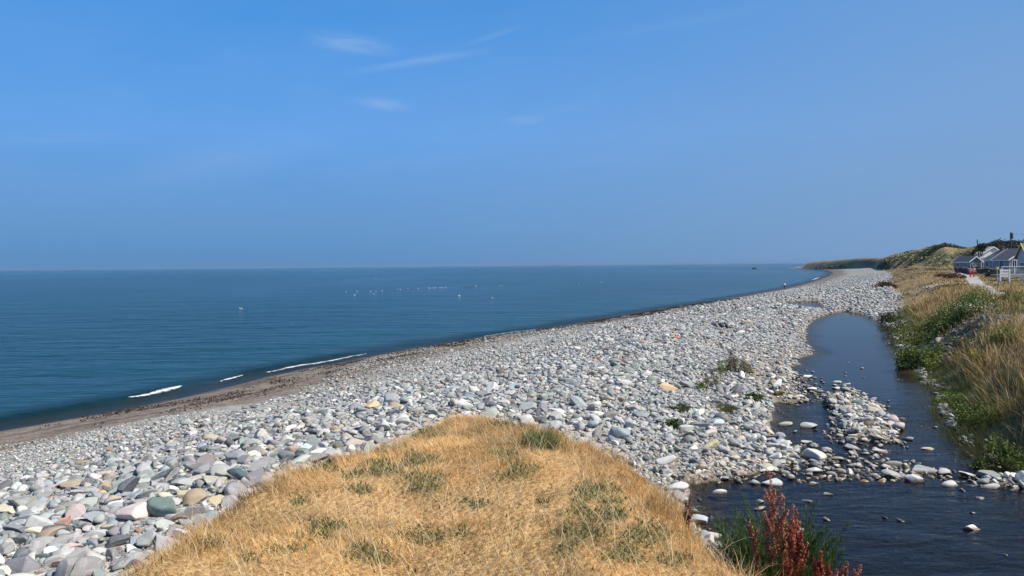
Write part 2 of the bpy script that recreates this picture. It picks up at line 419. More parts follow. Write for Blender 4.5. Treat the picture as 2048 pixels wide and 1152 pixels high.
# ------------------------------------------------------------------ ground: one sheet from underfoot to the hills
def polar(cx, cy, r0, r1, nr, a0, a1, na):
    r = r0*(r1/r0)**(np.arange(nr)/(nr-1)); a = np.radians(np.linspace(a0, a1, na))
    R, A = np.meshgrid(r, a, indexing='ij')
    i = np.arange(nr-1)[:, None]*na + np.arange(na-1)[None, :]
    f = np.stack([i, i+1, i+na+1, i+na], -1).reshape(-1, 4)[:, ::-1]
    return cx+R*np.sin(A), cy+R*np.cos(A), f
GX, GY, GF = polar(0, -3, 2.0, 6000, 720, -80, 80, 760)
gx, gy = GX.ravel(), GY.ravel()
F4 = fields(gx, gy); gd, ge, gb, gm = F4
gz = height(gx, gy, F4)
GP = [(835, 868, 52, 13), (735, 893, 62, 15), (838, 925, 42, 20), (845, 965, 52, 26), (760, 935, 30, 18), (1012, 908, 34, 9), (1040, 935, 36, 10), (1030, 955, 30, 12),
      (1190, 985, 52, 26), (1215, 1030, 55, 34), (1165, 1060, 60, 34), (1290, 1075, 58, 40), (1245, 1110, 60, 30), (1130, 1100, 30, 20), (640, 930, 34, 14), (715, 948, 34, 12), (722, 980, 26, 8),
      (600, 1005, 22, 9), (640, 1062, 44, 22), (860, 1072, 60, 18), (925, 1072, 26, 14), (730, 1110, 60, 22), (410, 1090, 40, 14), (1320, 1010, 22, 18), (1000, 850, 40, 10), (1350, 1120, 40, 22),
      (560, 1100, 40, 12), (950, 1010, 30, 8), (1090, 1010, 24, 9), (500, 1120, 24, 9)]
def green_amount(px, py, x, y):
    n = fbm(x*7, y*7, 301, 3)-.5; g = np.zeros(len(px))
    for c in GP: g = np.maximum(g, sstep(1.25, .45, blob(px, py, *c)+n*1.7)*.9)
    return g
def C(*a): return np.array(a, float)
def lerp(a, b, t): return a + (b-a)*t[:, None]
def ground_cols(x, y, z, d, e, b, m):
    n1 = fbm(x*.8, y*.8, 81); n2 = fbm(x*.1, y*.1, 82); n3 = fbm(x*3, y*3, 83)
    col = np.tile(C(.30, .29, .27), (len(x), 1))                              # grey shingle
    col = lerp(col, C(.185, .15, .115), sstep(10.5, 5.5, d-2.6*sstep(140, 50, y)+(n1-.5)*6))            # brown gravel of the foreshore
    st_ = sstep(11, 7, d)*(b < 0); sk = fbm(d*1.1+7, (y+x*.5)*.14, 85, 4); col = col*(1+st_*(.9*(sk-.5)+.9*(fbm(x*2.1, y*1.3, 86, 3)-.5)))[:, None]; col = lerp(col, C(.075, .052, .038), st_*sstep(.58, .70, sk)*.8)
    col = lerp(col, C(.065, .055, .045), sstep(1.3, .2, d+(n1-.5)*1.2))           # wet edge
    col = lerp(col, C(.10, .085, .055), sstep(0, -6, d))
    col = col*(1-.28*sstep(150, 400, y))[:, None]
    silt = sstep(2.2, .6, e+(n1-.5)*3)*sstep(-.5, 0, e)*sstep(-1.5, -3, b)
    col = lerp(col, C(.23, .19, .145), silt*.8)
    bed = sstep(0, -.25, e); col = lerp(col, C(.085, .066, .045), bed)
    bar, rif, side = bars(x, y)
    col = lerp(col, C(.22, .185, .145), bed*sstep(WATER_Z-.02, WATER_Z+.06, z))
    land = np.where(y < 46, sstep(-.9, .0, b), sstep(0, .8, b))
    soil = np.tile(C(.10, .072, .042), (len(x), 1))
    grassf = np.tile(C(.25, .175, .085), (len(x), 1))
    farm = sstep(25, 70, y)
    lc = soil + (grassf-soil)*farm[:, None]
    gm_ = sstep(.42, .60, n2*.7+n1*.3)
    lc = lerp(lc, C(.085, .095, .035), gm_*.75)
    hz = sstep(150, 260, y)
    s2 = fbm(x*.09, y*.05, 92, 5)
    hc = lerp(np.tile(C(.26, .19, .085), (len(x), 1)), C(.105, .115, .048), sstep(.44, .52, -.07*sstep(350, 500, y)+fbm(x*.02+z*.16, z*.30-x*.022, 93, 4)*.7+s2*.3))
    hc = lerp(hc, C(.15, .10, .06), sstep(.60, .68, s2)*.8)
    lc = lc + (hc-lc)*hz[:, None]
    col = lerp(col, np.zeros(3), land) + lc*land[:, None]
    md = sstep(-.9, -.3, m)
    gpx, gpy = proj(x, y, z); ga_ = green_amount(gpx, gpy, x, y)*(m > -.9)
    col = col*(1-md[:, None]) + C(.44, .28, .12)*md[:, None]*(.7+.6*n3[:, None])*(1-np.array([.55, .42, .5])*ga_[:, None])
    peb = (1-land)*(1-md)
    return col, peb
col, peb = ground_cols(gx, gy, gz, gd, ge, gb, gm)
wet = sstep(1.2, .1, gd)*(gb < 0)
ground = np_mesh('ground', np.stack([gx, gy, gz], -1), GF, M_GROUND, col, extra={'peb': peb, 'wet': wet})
props(ground, 'shingle beach rising to a dry grassy bank and low hills', 'ground', kind='structure')

# ------------------------------------------------------------------ sea
SX, SY, SF = polar(0, -3, 16, 24000, 620, -82, 70, 640)
sx, sy = SX.ravel(), SY.ravel()
dss, sgn = seg_dist(sx, sy, SHORE); sd = dss*sgn + (fbm(sx*.35, sy*.35, 5)-.5)*1.2*sstep(20, 60, sy)
rr = np.hypot(sx, sy)
nearw = sstep(220, 60, rr)
sz = nearw*(.10*(fbm(sx*.12+3, sy*.3, 101, 4)-.5)+.05*(fbm(sx*.5, sy*1.1, 102, 3)-.5))*sstep(0, 5, -sd)
def wave_env(x, y):
    """how strongly the small breaker stands up along the shore"""
    return (sstep(26, 33, y)*sstep(47, 42, y) + .9*sstep(46, 51, y)*sstep(62, 58, y) + .35*sstep(66, 76, y)*sstep(105, 90, y))
env = wave_env(sx, sy)
wc = 2.5 + .8*(fbm(sy*.12, sx*0, 111)-.5)
u = -sd - wc
wave = env*.22*np.where(u > 0, np.exp(-(u/1.6)**2), np.exp(-(u/.45)**2))
sz = sz + wave + .05*np.exp(-((-sd-6.5)/1.2)**2)*sstep(25, 40, sy)*nearw
keep = (sd < 2.0)
fk = keep[SF].any(axis=1)
ff = SF[fk]; used = np.unique(ff); remap = -np.ones(len(sx), int); remap[used] = np.arange(len(used))
sea = np_mesh('sea', np.stack([sx, sy, sz], -1)[used], remap[ff], M_SEA, extra={'depth': np.clip(-sd, 0, 100)[used]})
props(sea, 'calm blue sea with small ripples', 'sea', kind='structure')

# ------------------------------------------------------------------ stream and small pool
def water_sheet(name, poly, step, label):
    P = np.array(poly); x0, y0 = P.min(0)-2; x1, y1 = P.max(0)+2
    xs = np.arange(x0, x1, step); ys = np.arange(y0, y1, step)
    XX, YY = np.meshgrid(xs, ys, indexing='ij'); nx, ny = XX.shape
    x, y = XX.ravel(), YY.ravel()
    s = sdf(x, y, poly)
    hz = height(x, y)
    i = np.arange(nx-1)[:, None]*ny + np.arange(ny-1)[None, :]
    f = np.stack([i, i+ny, i+ny+1, i+1], -1).reshape(-1, 4)
    f = f[(s[f] < 1.0).all(axis=1)]
    used = np.unique(f); rm = -np.ones(len(x), int); rm[used] = np.arange(len(used))
    px, py = proj(x, y, WATER_Z)
    rif = .10 + .9*sstep(735, 850, py)
    o = np_mesh(name, np.stack([x, y, np.full(len(x), WATER_Z)], -1)[used], rm[f], M_STREAM,
                extra={'depth': np.clip(WATER_Z-hz, 0, 1)[used], 'riffle': rif[used]})
    return props(o, label, 'water', kind='structure')
water_sheet('stream', STREAM, .4, 'dark still stream winding along the foot of the grassy bank')
water_sheet('pool', POOL, .4, 'small pool among the cobbles beyond the stream head')

# ------------------------------------------------------------------ stones
def ico(sub):
    bm = bmesh.new(); bmesh.ops.create_icosphere(bm, subdivisions=sub, radius=1.0)
    bm.verts.ensure_lookup_table(); V = np.array([v.co[:] for v in bm.verts]); Fc = np.array([[v.index for v in f.verts] for f in bm.faces]); bm.free()
    return V, Fc
def stone_shape(V, r):
    """a sea-worn cobble: unequal axes, worn flats, slight lumps"""
    v = V.copy()
    k = r.integers(6, 11)
    for _ in range(k):
        n = r.normal(size=3); n /= np.linalg.norm(n); o = r.uniform(.30, .78)
        t = np.maximum(v @ n - o, 0); v -= t[:, None]*n*r.uniform(.88, 1.0)
    ph = r.uniform(0, 6, 6)
    v *= (1 + .05*np.sin(3*v[:, 0]+ph[0])*np.sin(2.5*v[:, 1]+ph[1]) + .04*np.sin(5*v[:, 2]+ph[2]))[:, None]
    ax = np.array([r.uniform(.95, 1.35), r.uniform(.60, .92), r.uniform(.38, .72)])
    v *= ax
    return v/np.abs(v[:, :2]).max()
PAL = [  # name, colour, weight
    ('pale grey', (.36, .356, .34), 25), ('light grey', (.29, .293, .282), 21), ('white', (.52, .51, .475), 8), ('mid grey', (.21, .21, .202), 17),
    ('grey-green', (.20, .23, .212), 11), ('blue-grey', (.235, .268, .285), 11), ('dark slate', (.10, .11, .116), 8), ('pinkish', (.37, .315, .29), 2.6),
    ('cream', (.43, .385, .305), 3.4), ('tan', (.36, .285, .195), 2.5), ('orange-brown', (.33, .20, .13), .8), ('dark brown', (.15, .115, .09), 2.2), ('purple-grey', (.21, .195, .2), 4)]
PC = np.array([p[1] for p in PAL]); PW = np.array([p[2] for p in PAL], float); PW /= PW.sum()
def rotm(az, tx, ty):
    ca, sa = np.cos(az), np.sin(az); cx, sx_ = np.cos(tx), np.sin(tx); cy, sy_ = np.cos(ty), np.sin(ty)
    n = len(az); z = np.zeros(n); o = np.ones(n)
    Rz = np.stack([ca, -sa, z, sa, ca, z, z, z, o], -1).reshape(n, 3, 3)
    Rx = np.stack([o, z, z, z, cx, -sx_, z, sx_, cx], -1).reshape(n, 3, 3)
    Ry = np.stack([cy, z, sy_, z, o, z, -sy_, z, cy], -1).reshape(n, 3, 3)
    return Rx @ Ry @ Rz

def stone_field():
    """where stones lie and how large they are"""
    out = []
    r = np.random.default_rng(11)
    def layer(cell, smin, smax, x0, x1, y0, y1, rmax, rmin, rule, lift):
        xs = np.arange(x0, x1, cell); ys = np.arange(y0, y1, cell)
        X_, Y_ = np.meshgrid(xs, ys); x = X_.ravel()+r.uniform(-.6, .6, X_.size)*cell; y = Y_.ravel()+r.uniform(-.6, .6, X_.size)*cell
        R = np.hypot(x, y); an = np.degrees(np.arctan2(x, y+4))
        k = (R < rmax) & (R > rmin) & (np.abs(an) < 43) & (y > 1)
        x, y = x[k], y[k]
        d, e, b, m = fields(x, y)
        pr = rule(x, y, d, e, b, m)
        k = r.uniform(size=len(x)) < pr
        x, y, d, e, b, m = (q[k] for q in (x, y, d, e, b, m))
        nr_ = sstep(24, 13, np.hypot(x, y))*(x < 1); s = smin + (smax-smin)*r.beta(1.0+.6*nr_, 3.4-1.4*nr_, len(x))
        s = np.where((e < -.7) & (bars(x, y)[1] < .2) & (bars(x, y)[0] < .2), np.minimum(s, .10), s)
        z = height(x, y, (d, e, b, m))
        zb = z.copy()
        px, py = proj(x, y, z)
        vis = (px > -140) & (px < 2200) & (py < 1330)
        z = z + s*r.uniform(-.05, lift, len(x))
        inw = (e < 0) & (r.uniform(size=len(x)) < .8) & (s > .06) & (lift > 0)
        z = np.where(inw, np.maximum(z, WATER_Z + s*r.uniform(-.35, .10, len(x))), z); z = np.where((e < .1) & (zb < WATER_Z+.01), np.minimum(z, WATER_Z + .07 + s*.15), z)
        out.append(np.stack([x, y, z, s, e, d, b], -1)[vis])
    def common(x, y, d, e, b, m):
        ok = (m < -.45) & (d > .6)
        land = sstep(.6, -.3, b)
        rocky = (np.hypot((x-21.3)/3.0, (y-34.8)/3.6) < 1+.8*(fbm(x*.7, y*.7, 330)-.5)) & (b > 0)
        return ok*np.maximum(land, rocky*.26)
    def inwater(x, y, e):
        bar, rif, side = bars(x, y)
        right = (y < 40) & (fields(x, y)[2] > -2.2)
        return np.maximum(np.maximum(bar, rif*1.3), np.maximum(side*1.0, .009*sstep(720, 760, proj(x, y, WATER_Z)[1])))*np.where(right & (rif < .3) & (bar < .2), .12, 1)
    def big(x, y, d, e, b, m):
        n = fbm(x*.3, y*.3, 201)
        p = sstep(13.5, 18.5, d-2.6*sstep(140, 50, y)*.6+(n-.5)*6)*common(x, y, d, e, b, m)*(.85-.2*sstep(30, 60, y))
        wat = inwater(x, y, e); q = np.where(e < .0, np.minimum(wat*1.9, 1.5), 1)*np.where((y < 40) & (x > 9.5) & (e >= .25) & (b < .5), .1, 1)
        far = sstep(60, 120, y)
        silt = sstep(2.5, .8, e)*(e > 0)*sstep(20, 30, y)
        p = np.maximum(p, sstep(7, 11, d)*far*common(x, y, d, e, b, m)*.55)
        gap = sstep(.40, .30, fbm(x*.5, y*.5, 207))*sstep(12, 5, e)
        return p*q*(1-.6*silt)*(.35+.65*sstep(.35, .55, n))*(1-.8*gap)
    def mid(x, y, d, e, b, m):
        n = fbm(x*.4, y*.4, 203)
        p = sstep(10, 15, d-2.6*sstep(140, 50, y)*.8+(n-.5)*5)*common(x, y, d, e, b, m)*.85
        wat = inwater(x, y, e); q = np.where(e < .0, wat*.9, 1)*np.where((y < 40) & (x > 9.5) & (e >= .1) & (b < .5), .15, 1)
        far = sstep(60, 120, y); p = np.maximum(p, sstep(5.5, 9, d)*far*common(x, y, d, e, b, m)*.8)
        return p*q
    def small(x, y, d, e, b, m):
        n = fbm(x*.4, y*.4, 205)
        p = (.55*sstep(.8, 4, d)*(.25+1.1*sstep(.4, .6, fbm(x*.6, y*.3, 206)))+.45*sstep(7, 11.5, d-2.6*sstep(140, 50, y)+(n-.5)*5))*common(x, y, d, e, b, m)
        wat = inwater(x, y, e); q = np.where(e < 0, wat, 1)
        return p*q*.9
    layer(.31, .12, .37, -30, 62, 4, 75, 80, 5, big, .28)
    layer(.185, .075, .19, -28, 34, 4, 45, 48, 5, mid, .45)
    layer(.105, .035, .085, -26, 18, 5, 27, 30, 5, small, .35)
    layer(.23, .07, .17, -10, 60, 25, 80, 85, 30, lambda *a: small(*a)*.9, .4)
    layer(.26, .06, .15, 0, 14, 9, 34, 36, 8, lambda x, y, d, e, b, m: .75*(e < -.15)*(m < -.6), -.04)
    layer(.5, .16, .34, 0, 190, 60, 330, 340, 70, lambda *a: np.maximum(mid(*a), big(*a))*.8, .4)
    return np.concatenate(out)
ST = stone_field()
r0 = np.random.default_rng(5)
# landmark stones, each placed where it lies: px, py of its centre, width in px, colour, flatness, label
LM = [
 (332, 1016, 74, (.155, .21, .185), .66, 'large dark green boulder lying tilted against a pale pink boulder near the dry grass', 'dark green boulder'),
 (268, 1027, 66, (.60, .49, .46), .62, 'large pale pink boulder beside the dark green boulder on the near cobbles', 'pale pink boulder'),
 (474, 949, 50, (.13, .175, .175), .72, 'dark green-grey boulder with flat face close to the left edge of the dry grass', 'green-grey boulder'),
 (380, 983, 46, (.52, .46, .30), .5, 'yellowish cream boulder above the dark green boulder', 'yellow-cream boulder'),
 (437, 994, 40, (.60, .50, .31), .45, 'squarish cream stone between the dry grass and the yellowish boulder', 'squarish cream stone'),
 (415, 925, 42, (.33, .28, .27), .7, 'rounded brownish pink boulder left of the flat dark green-grey boulder', 'brownish pink boulder'),
 (466, 913, 56, (.26, .27, .29), .42, 'long smooth mid-grey boulder above the flat-faced green-grey boulder', 'long smooth grey boulder'),
 (506, 908, 34, (.58, .55, .43), .55, 'whitish cream rounded boulder at the right end of the long grey boulder', 'whitish cream boulder'),
 (340, 975, 34, (.68, .66, .60), .55, 'bright white stone left of the yellowish cream boulder', 'bright white stone'),
 (322, 950, 52, (.10, .12, .125), .35, 'long dark slate slab leaning among grey cobbles on the left beach', 'leaning dark slab'),
 (395, 1020, 50, (.27, .25, .24), .6, 'brownish grey boulder right of the dark green boulder', 'brownish grey boulder'),
 (232, 1003, 26, (.50, .55, .58), .6, 'small pale blue stone above the pale pink boulder', 'pale blue stone'),
 (125, 1040, 32, (.50, .27, .20), .5, 'salmon pink stone on the lower left beach', 'salmon pink stone'),
 (200, 983, 24, (.50, .38, .16), .5, 'small ochre yellow stone on the left beach', 'ochre yellow stone'),
 (49, 1128, 56, (.22, .215, .235), .6, 'large purple-grey boulder at the lower left corner of the beach', 'corner purple-grey boulder'),
 (8, 1136, 44, (.55, .52, .44), .6, 'large cream-white boulder at the very lower left corner', 'corner cream boulder'),
 (127, 1120, 40, (.42, .29, .22), .5, 'reddish tan cobble at the foot of the left beach', 'reddish tan cobble'),
 (228, 1080, 54, (.13, .13, .145), .45, 'dark slate boulder left of the lowest grass on the near beach', 'dark slate boulder'),
 (787, 803, 42, (.40, .40, .39), .72, 'tall angular pale grey boulder on the cobble ridge left of the grass tip', 'tall angular grey boulder'),
 (748, 810, 32, (.56, .42, .24), .5, 'orange-tan boulder left of the tall angular grey boulder', 'orange-tan boulder'),
 (770, 848, 34, (.52, .55, .56), .6, 'pale bluish white boulder just left of the grass tip', 'bluish white boulder'),
 (868, 823, 27, (.31, .33, .33), .75, 'rounded grey boulder touching the tip of the dry grass', 'rounded tip boulder'),
 (612, 898, 54, (.46, .53, .56), .5, 'broad pale blue-grey boulder left of the upper dry grass', 'broad pale blue boulder'),
 (572, 914, 34, (.15, .17, .18), .7, 'dark upright slate boulder beside the broad pale blue boulder', 'upright slate boulder'),
 (1114, 820, 38, (.52, .53, .56), .45, 'long whitish boulder sloping down right beyond the grass tip', 'long whitish boulder'),
 (1158, 806, 38, (.29, .325, .33), .85, 'large upright blue-grey boulder beyond the grass tip', 'upright blue-grey boulder'),
 (1183, 815, 22, (.12, .125, .135), .8, 'dark slate boulder touching the right side of the upright blue-grey boulder', 'dark touching boulder'),
 (1207, 797, 22, (.11, .11, .105), .6, 'dark rounded stone right of the upright blue-grey boulder', 'dark rounded stone'),
 (1195, 803, 22, (.62, .61, .55), .5, 'white stone next to the dark rounded stone', 'white neighbour stone'),
 (1083, 812, 26, (.28, .29, .29), .75, 'grey upright stone left of the long whitish boulder', 'upright grey stone'),
 (1337, 775, 44, (.62, .43, .24), .42, 'bright orange-tan slab among the cobbles left of the dark bush', 'orange-tan slab'),
 (1375, 770, 34, (.28, .28, .275), .8, 'dark grey upright boulder right of the orange-tan slab', 'dark upright boulder'),
 (1353, 675, 20, (.36, .14, .10), .6, 'red-brown stone in the middle of the cobble ridge', 'red-brown stone'),
 (1422, 887, 36, (.62, .55, .33), .5, 'pale yellow boulder near the left end of the stony ford', 'pale yellow boulder'),
 (1432, 845, 32, (.42, .50, .52), .7, 'pale blue boulder above the pale yellow boulder', 'pale blue boulder'),
 (1190, 848, 30, (.36, .43, .45), .75, 'pale teal boulder right of the dry grass tip', 'pale teal boulder'),
 (1330, 918, 44, (.46, .46, .44), .6, 'large pale rounded boulder where the beach meets the near stream', 'pale rounded boulder'),
 (1355, 973, 44, (.60, .59, .56), .6, 'bright white boulder at the grass edge beside the near stream', 'bright white boulder'),
 (1400, 1038, 36, (.42, .43, .44), .6, 'grey boulder half hidden by dry grass at the stream edge', 'half hidden grey boulder'),
]
LMW = [  # standing in the stream
 (1544, 966, 42, (.47, .49, .49), .8, 'grey-topped boulder behind the tall red dock spike in the stream', 'boulder behind the dock spike'),
 (1620, 853, 34, (.40, .42, .40), .55, 'smooth domed grey boulder in the still side water', 'domed grey boulder'),
 (1576, 848, 34, (.38, .40, .32), .55, 'olive grey boulder left of the domed grey boulder in the side water', 'olive grey boulder'),
 (1556, 871, 28, (.33, .33, .35), .7, 'purple-grey boulder below the olive grey boulder', 'purple-grey boulder'),
 (1616, 884, 28, (.44, .45, .43), .5, 'small pointed grey stone below the domed grey boulder', 'pointed grey stone'),
 (1626, 912, 50, (.50, .50, .46), .65, 'large pale triangular boulder at the middle of the stony ford', 'pale triangular boulder'),
 (1625, 941, 36, (.60, .60, .58), .5, 'bright white boulder below the pale triangular boulder', 'white ford boulder'),
 (1825, 958, 38, (.60, .59, .55), .5, 'angular white boulder on the right half of the stony ford', 'angular white boulder'),
 (1901, 967, 38, (.50, .50, .48), .45, 'flat pale boulder at the lower right of the ford', 'flat pale boulder'),
 (1945, 1055, 33, (.70, .69, .66), .42, 'lone white flat stone in the dark water at lower right', 'lone white stone'),
 (1616, 999, 27, (.52, .52, .50), .5, 'round speckled white stone alone in the water below the ford', 'round speckled stone'),
 (1516, 1014, 29, (.55, .54, .52), .4, 'white stone left of the red dock spike, lower of two', 'lower white pair stone'),
 (1519, 999, 26, (.68, .68, .66), .35, 'white flat stone left of the red dock spike, upper of two', 'upper white pair stone'),
 (1658, 986, 20, (.62, .61, .58), .4, 'narrow white stone slanting in the water below the ford', 'slanting white stone'),
 (1853, 896, 26, (.70, .68, .62), .3, 'bright flat stone alone in the rippled channel right of the gravel bar', 'channel stone'),
 (1957, 993, 18, (.66, .65, .62), .35, 'small white stone below the right end of the ford', 'small white end stone'),
 (1439, 983, 30, (.66, .65, .62), .4, 'white flat stone in the near water right of the big white edge boulder', 'white flat near stone'),
 (1383, 960, 20, (.66, .65, .62), .35, 'small white flat stone above the white edge boulder', 'small flat edge stone'),
 (1421, 958, 20, (.48, .48, .46), .5, 'small pointed grey stone at the left end of the ford', 'small pointed ford stone'),
 (1614, 753, 25, (.62, .61, .58), .5, 'white angular stone with dark side in the upper side water', 'upper angular stone'),
 (1578, 761, 21, (.60, .59, .55), .45, 'white oval stone left of the white angular stone in the upper side water', 'upper oval stone'),
 (1627, 779, 24, (.58, .57, .53), .6, 'rounded white stone in the side water above the gravel bar', 'rounded side stone'),
 (1594, 793, 26, (.60, .57, .53), .45, 'pinkish white stone at the left of the side water', 'pinkish side stone'),
 (1674, 764, 20, (.50, .54, .52), .4, 'split pale green stone with dark base alone in the wide pool', 'split pale stone'),
 (1694, 766, 16, (.66, .65, .62), .25, 'thin white sliver of stone next to the split pale stone', 'thin sliver stone'),
 (1660, 805, 40, (.50, .49, .44), .6, 'large cream grey boulder at the upper left end of the gravel bar', 'bar end boulder'),
 (1697, 799, 30, (.45, .43, .41), .7, 'rounded grey boulder at the top of the gravel bar', 'bar top boulder'),
 (1727, 804, 20, (.42, .41, .39), .6, 'small rounded grey boulder right of the top of the gravel bar', 'small bar top boulder'),
 (1700, 893, 44, (.38, .36, .33), .45, 'long grey-brown boulder at the foot of the gravel bar', 'bar foot boulder'),
 (1752, 866, 40, (.50, .46, .40), .5, 'broad cream boulder on the right half of the gravel bar', 'broad bar boulder'),
 (1766, 861, 16, (.55, .35, .22), .6, 'small orange stone against the broad cream boulder', 'small orange stone'),
 (1704, 872, 24, (.58, .52, .38), .6, 'pale yellow stone on the lower gravel bar', 'yellow bar stone'),
 (1890, 944, 30, (.42, .42, .40), .5, 'grey boulder above the flat pale boulder near the right bank', 'grey right boulder'),
 (2030, 974, 18, (.34, .35, .35), .7, 'grey stone below the overhanging bank at the right edge', 'bank foot stone'),
 (1940, 948, 34, (.52, .51, .48), .35, 'long flat pale stone near the right bank', 'long flat bank stone'),
]
lm = []
for water, L in ((False, LM), (True, LMW)):
    for (px, py, wpx, c, fl, lab, short) in L:
        if water: x, y = pl(px, py, WATER_Z+.03); z = WATER_Z
        else:
            z = 3.2
            for _ in range(12):
                x, y = pl(px, py, z+.08); z = .5*z+.5*float(height(np.array([x]), np.array([y]))[0])
        s = wpx/F*math.hypot(x, y)/2
        lm.append((x, y, z, s*1.06, c, fl, lab, short, water, px, py))
LP = np.array([[q[0], q[1], q[3]] for q in lm])
dl = np.full(len(ST), 1e9)
for x, y, s in LP:
    dl = np.minimum(dl, np.hypot(ST[:, 0]-x, (ST[:, 1]-y)) - (s*.95 + ST[:, 3]*.5))
ST = ST[dl > 0]
NS = len(ST)
ci = r0.choice(len(PAL), NS, p=PW)
near_bar = bars(ST[:, 0], ST[:, 1])
warm = (ST[:, 4] < 0)
ci = np.where(warm & (r0.uniform(size=NS) < .45), r0.choice([0, 2, 8, 8, 7], NS), ci)
SCOL = PC[ci]*1.09*r0.uniform(.80, 1.20, (NS, 1))*(1+r0.normal(0, .025, (NS, 3)))
fw = (sstep(12, 8, ST[:, 5])*sstep(110, 60, ST[:, 1]))[:, None]*r0.uniform(.3, 1.1, (NS, 1)); SCOL = SCOL*np.where((ST[:, 6] > 0)[:, None], .5, 1.0)*(1-fw*np.array([.42, .50, .58]))
az = r0.uniform(0, 2*PI, NS); tx = r0.normal(0, .28, NS); ty = r0.normal(0, .28, NS)
wetf = (ST[:, 4] < .5).astype(float)
# those in the channel rest at the water line
dist = np.hypot(ST[:, 0], ST[:, 1]); ppx = ST[:, 3]*2/dist*F
spx, spy = proj(ST[:, 0], ST[:, 1], ST[:, 2]+ST[:, 3]*.3)
infr = (spx > 4) & (spx < 2044) & (spy < 1146) & (spy > 500)
# hidden behind the mound?
def hidden(x, y, z):
    h = np.zeros(len(x), bool)
    for t in np.linspace(.25, .95, 30):
        h |= height(x*t, y*t) > (EYE + (z-EYE)*t) + .02
    return h
cand = np.argsort(-np.where(infr, ppx, 0))[:700]
cand = cand[~hidden(ST[cand, 0], ST[cand, 1], ST[cand, 2]+ST[cand, 3]*.5)]
NIND = 298 - len(lm)
# keep those not largely buried under a bigger neighbour
pick = cand[:NIND]
mask = np.ones(NS, bool); mask[pick] = False

I2, F2 = ico(2); I3, F3 = ico(3); I4, F4_ = ico(4); I1, F1 = ico(1)
def build_stuff(idx, name, label):
    Vs, Fs, Cs, Ws = [], [], [], []; off = 0
    rs = np.random.default_rng(3)
    pp = ppx[idx]
    for (lo, hi, Vt, Ft, nsh) in ((0, 7, I1, F1, 6), (7, 34, I2, F2, 14), (34, 1e9, I3, F3, 14)):
        sel = idx[(pp >= lo) & (pp < hi)]
        shapes = [stone_shape(Vt, rs) if Vt is not I1 else Vt*np.array([1, .78, .55]) for _ in range(nsh)]
        wh = rs.integers(0, nsh, len(sel))
        for k in range(nsh):
            s_ = sel[wh == k]
            if not len(s_): continue
            R = rotm(az[s_], tx[s_], ty[s_])
            v = np.einsum('nij,vj->nvi', R, shapes[k])*ST[s_, 3][:, None, None] + ST[s_, :3][:, None, :]
            n = len(s_); nv = len(Vt)
            Vs.append(v.reshape(-1, 3)); Fs.append((Ft[None]+(np.arange(n)*nv)[:, None, None]).reshape(-1, 3)+off)
            Cs.append(np.repeat(SCOL[s_], nv, 0)); Ws.append(np.repeat(wetf[s_], nv)); off += n*nv
    o = np_mesh(name, np.concatenate(Vs), np.concatenate(Fs), M_STONE, np.concatenate(Cs), extra={'wet': np.concatenate(Ws)})
    return props(o, label, 'stones', kind='stuff')
build_stuff(np.nonzero(mask)[0], 'beach_stones', 'mass of grey and white rounded cobbles covering the beach')
print('STONES', NS, 'landmarks', len(lm), 'picked', len(pick), 'smallest px', ppx[pick].min())

def single_stone(x, y, z, s, c, fl, A, TX, TY, wet, seed):
    r = np.random.default_rng(seed)
    v = stone_shape(I4, r); v[:, 2] *= (fl/.55 if fl else 1.0)
    lump = 1 + .025*np.sin(9*v[:, 0]+seed)*np.sin(8*v[:, 1])*np.sin(7*v[:, 2]+1)
    v = v*lump[:, None]
    v = (v @ rotm(np.array([A]), np.array([TX]), np.array([TY]))[0].T)*s
    o = np_mesh('stone', v, F4_, M_STONE, np.tile(c, (len(v), 1)), extra={'wet': np.full(len(v), wet)})
    o.location = (x, y, z); return o
singles = []
for i, (x, y, z, s, c, fl, lab, short, water, px, py) in enumerate(lm):
    zz = z + (s*.02 if water else s*fl*.45)
    A = r0.uniform(-.4, .4); TX = r0.normal(0, .12); TY = r0.normal(0, .14)
    if 'long dark slate slab leaning' in lab: A, TY = .2, -.45
    if 'sloping down right' in lab: A, TY = -.2, .35
    if water: TX *= .5; TY *= .5
    o = single_stone(x, y, zz, s, c, fl, A, TX, TY, 1.0 if water else 0.0, 1000+i)
    props(o, lab, 'stone', 'large stones of the beach and stream')
# the other large stones: described by colour, by where they lie and by the nearest outstanding stone
lmp = np.array([[q[9], q[10]] for q in lm]); shorts = [q[7] for q in lm]
PNUM = ['', 'second-nearest ', 'third-nearest ', 'fourth-nearest ', 'fifth-nearest ', 'sixth-nearest ', 'seventh-nearest ', 'eighth-nearest ', 'ninth-nearest ', 'tenth-nearest ']
buckets = {}
for i in pick:
    px, py = spx[i], spy[i]
    dd = np.hypot(lmp[:, 0]-px, (lmp[:, 1]-py)*1.3); j = int(dd.argmin())
    dx, dy = px-lmp[j, 0], py-lmp[j, 1]
    side = ('right of' if dx > 0 else 'left of') if abs(dx) > abs(dy)*1.1 else ('below' if dy > 0 else 'above')
    buckets.setdefault((int(ci[i]), j, side), []).append((dd[j], i))
for (k, j, side), L in buckets.items():
    L.sort()
    for q, (_, i) in enumerate(L):
        nm = PAL[k][0]; x, y, z, s = ST[i, :4]
        where = 'in the stream' if ST[i, 4] < -.1 else 'on the beach'
        num = PNUM[min(q, 9)] if len(L) > 1 else ''
        if len(L) > 1 and q == 0: num = 'nearest '
        o = single_stone(x, y, z, s, SCOL[i], 0, az[i], tx[i]*.8, ty[i]*.8, wetf[i], 5000+int(i) % 99991)
        props(o, f'{num}{nm} cobble {side} the {shorts[j]} {where}', 'stone', 'large stones of the beach and stream')

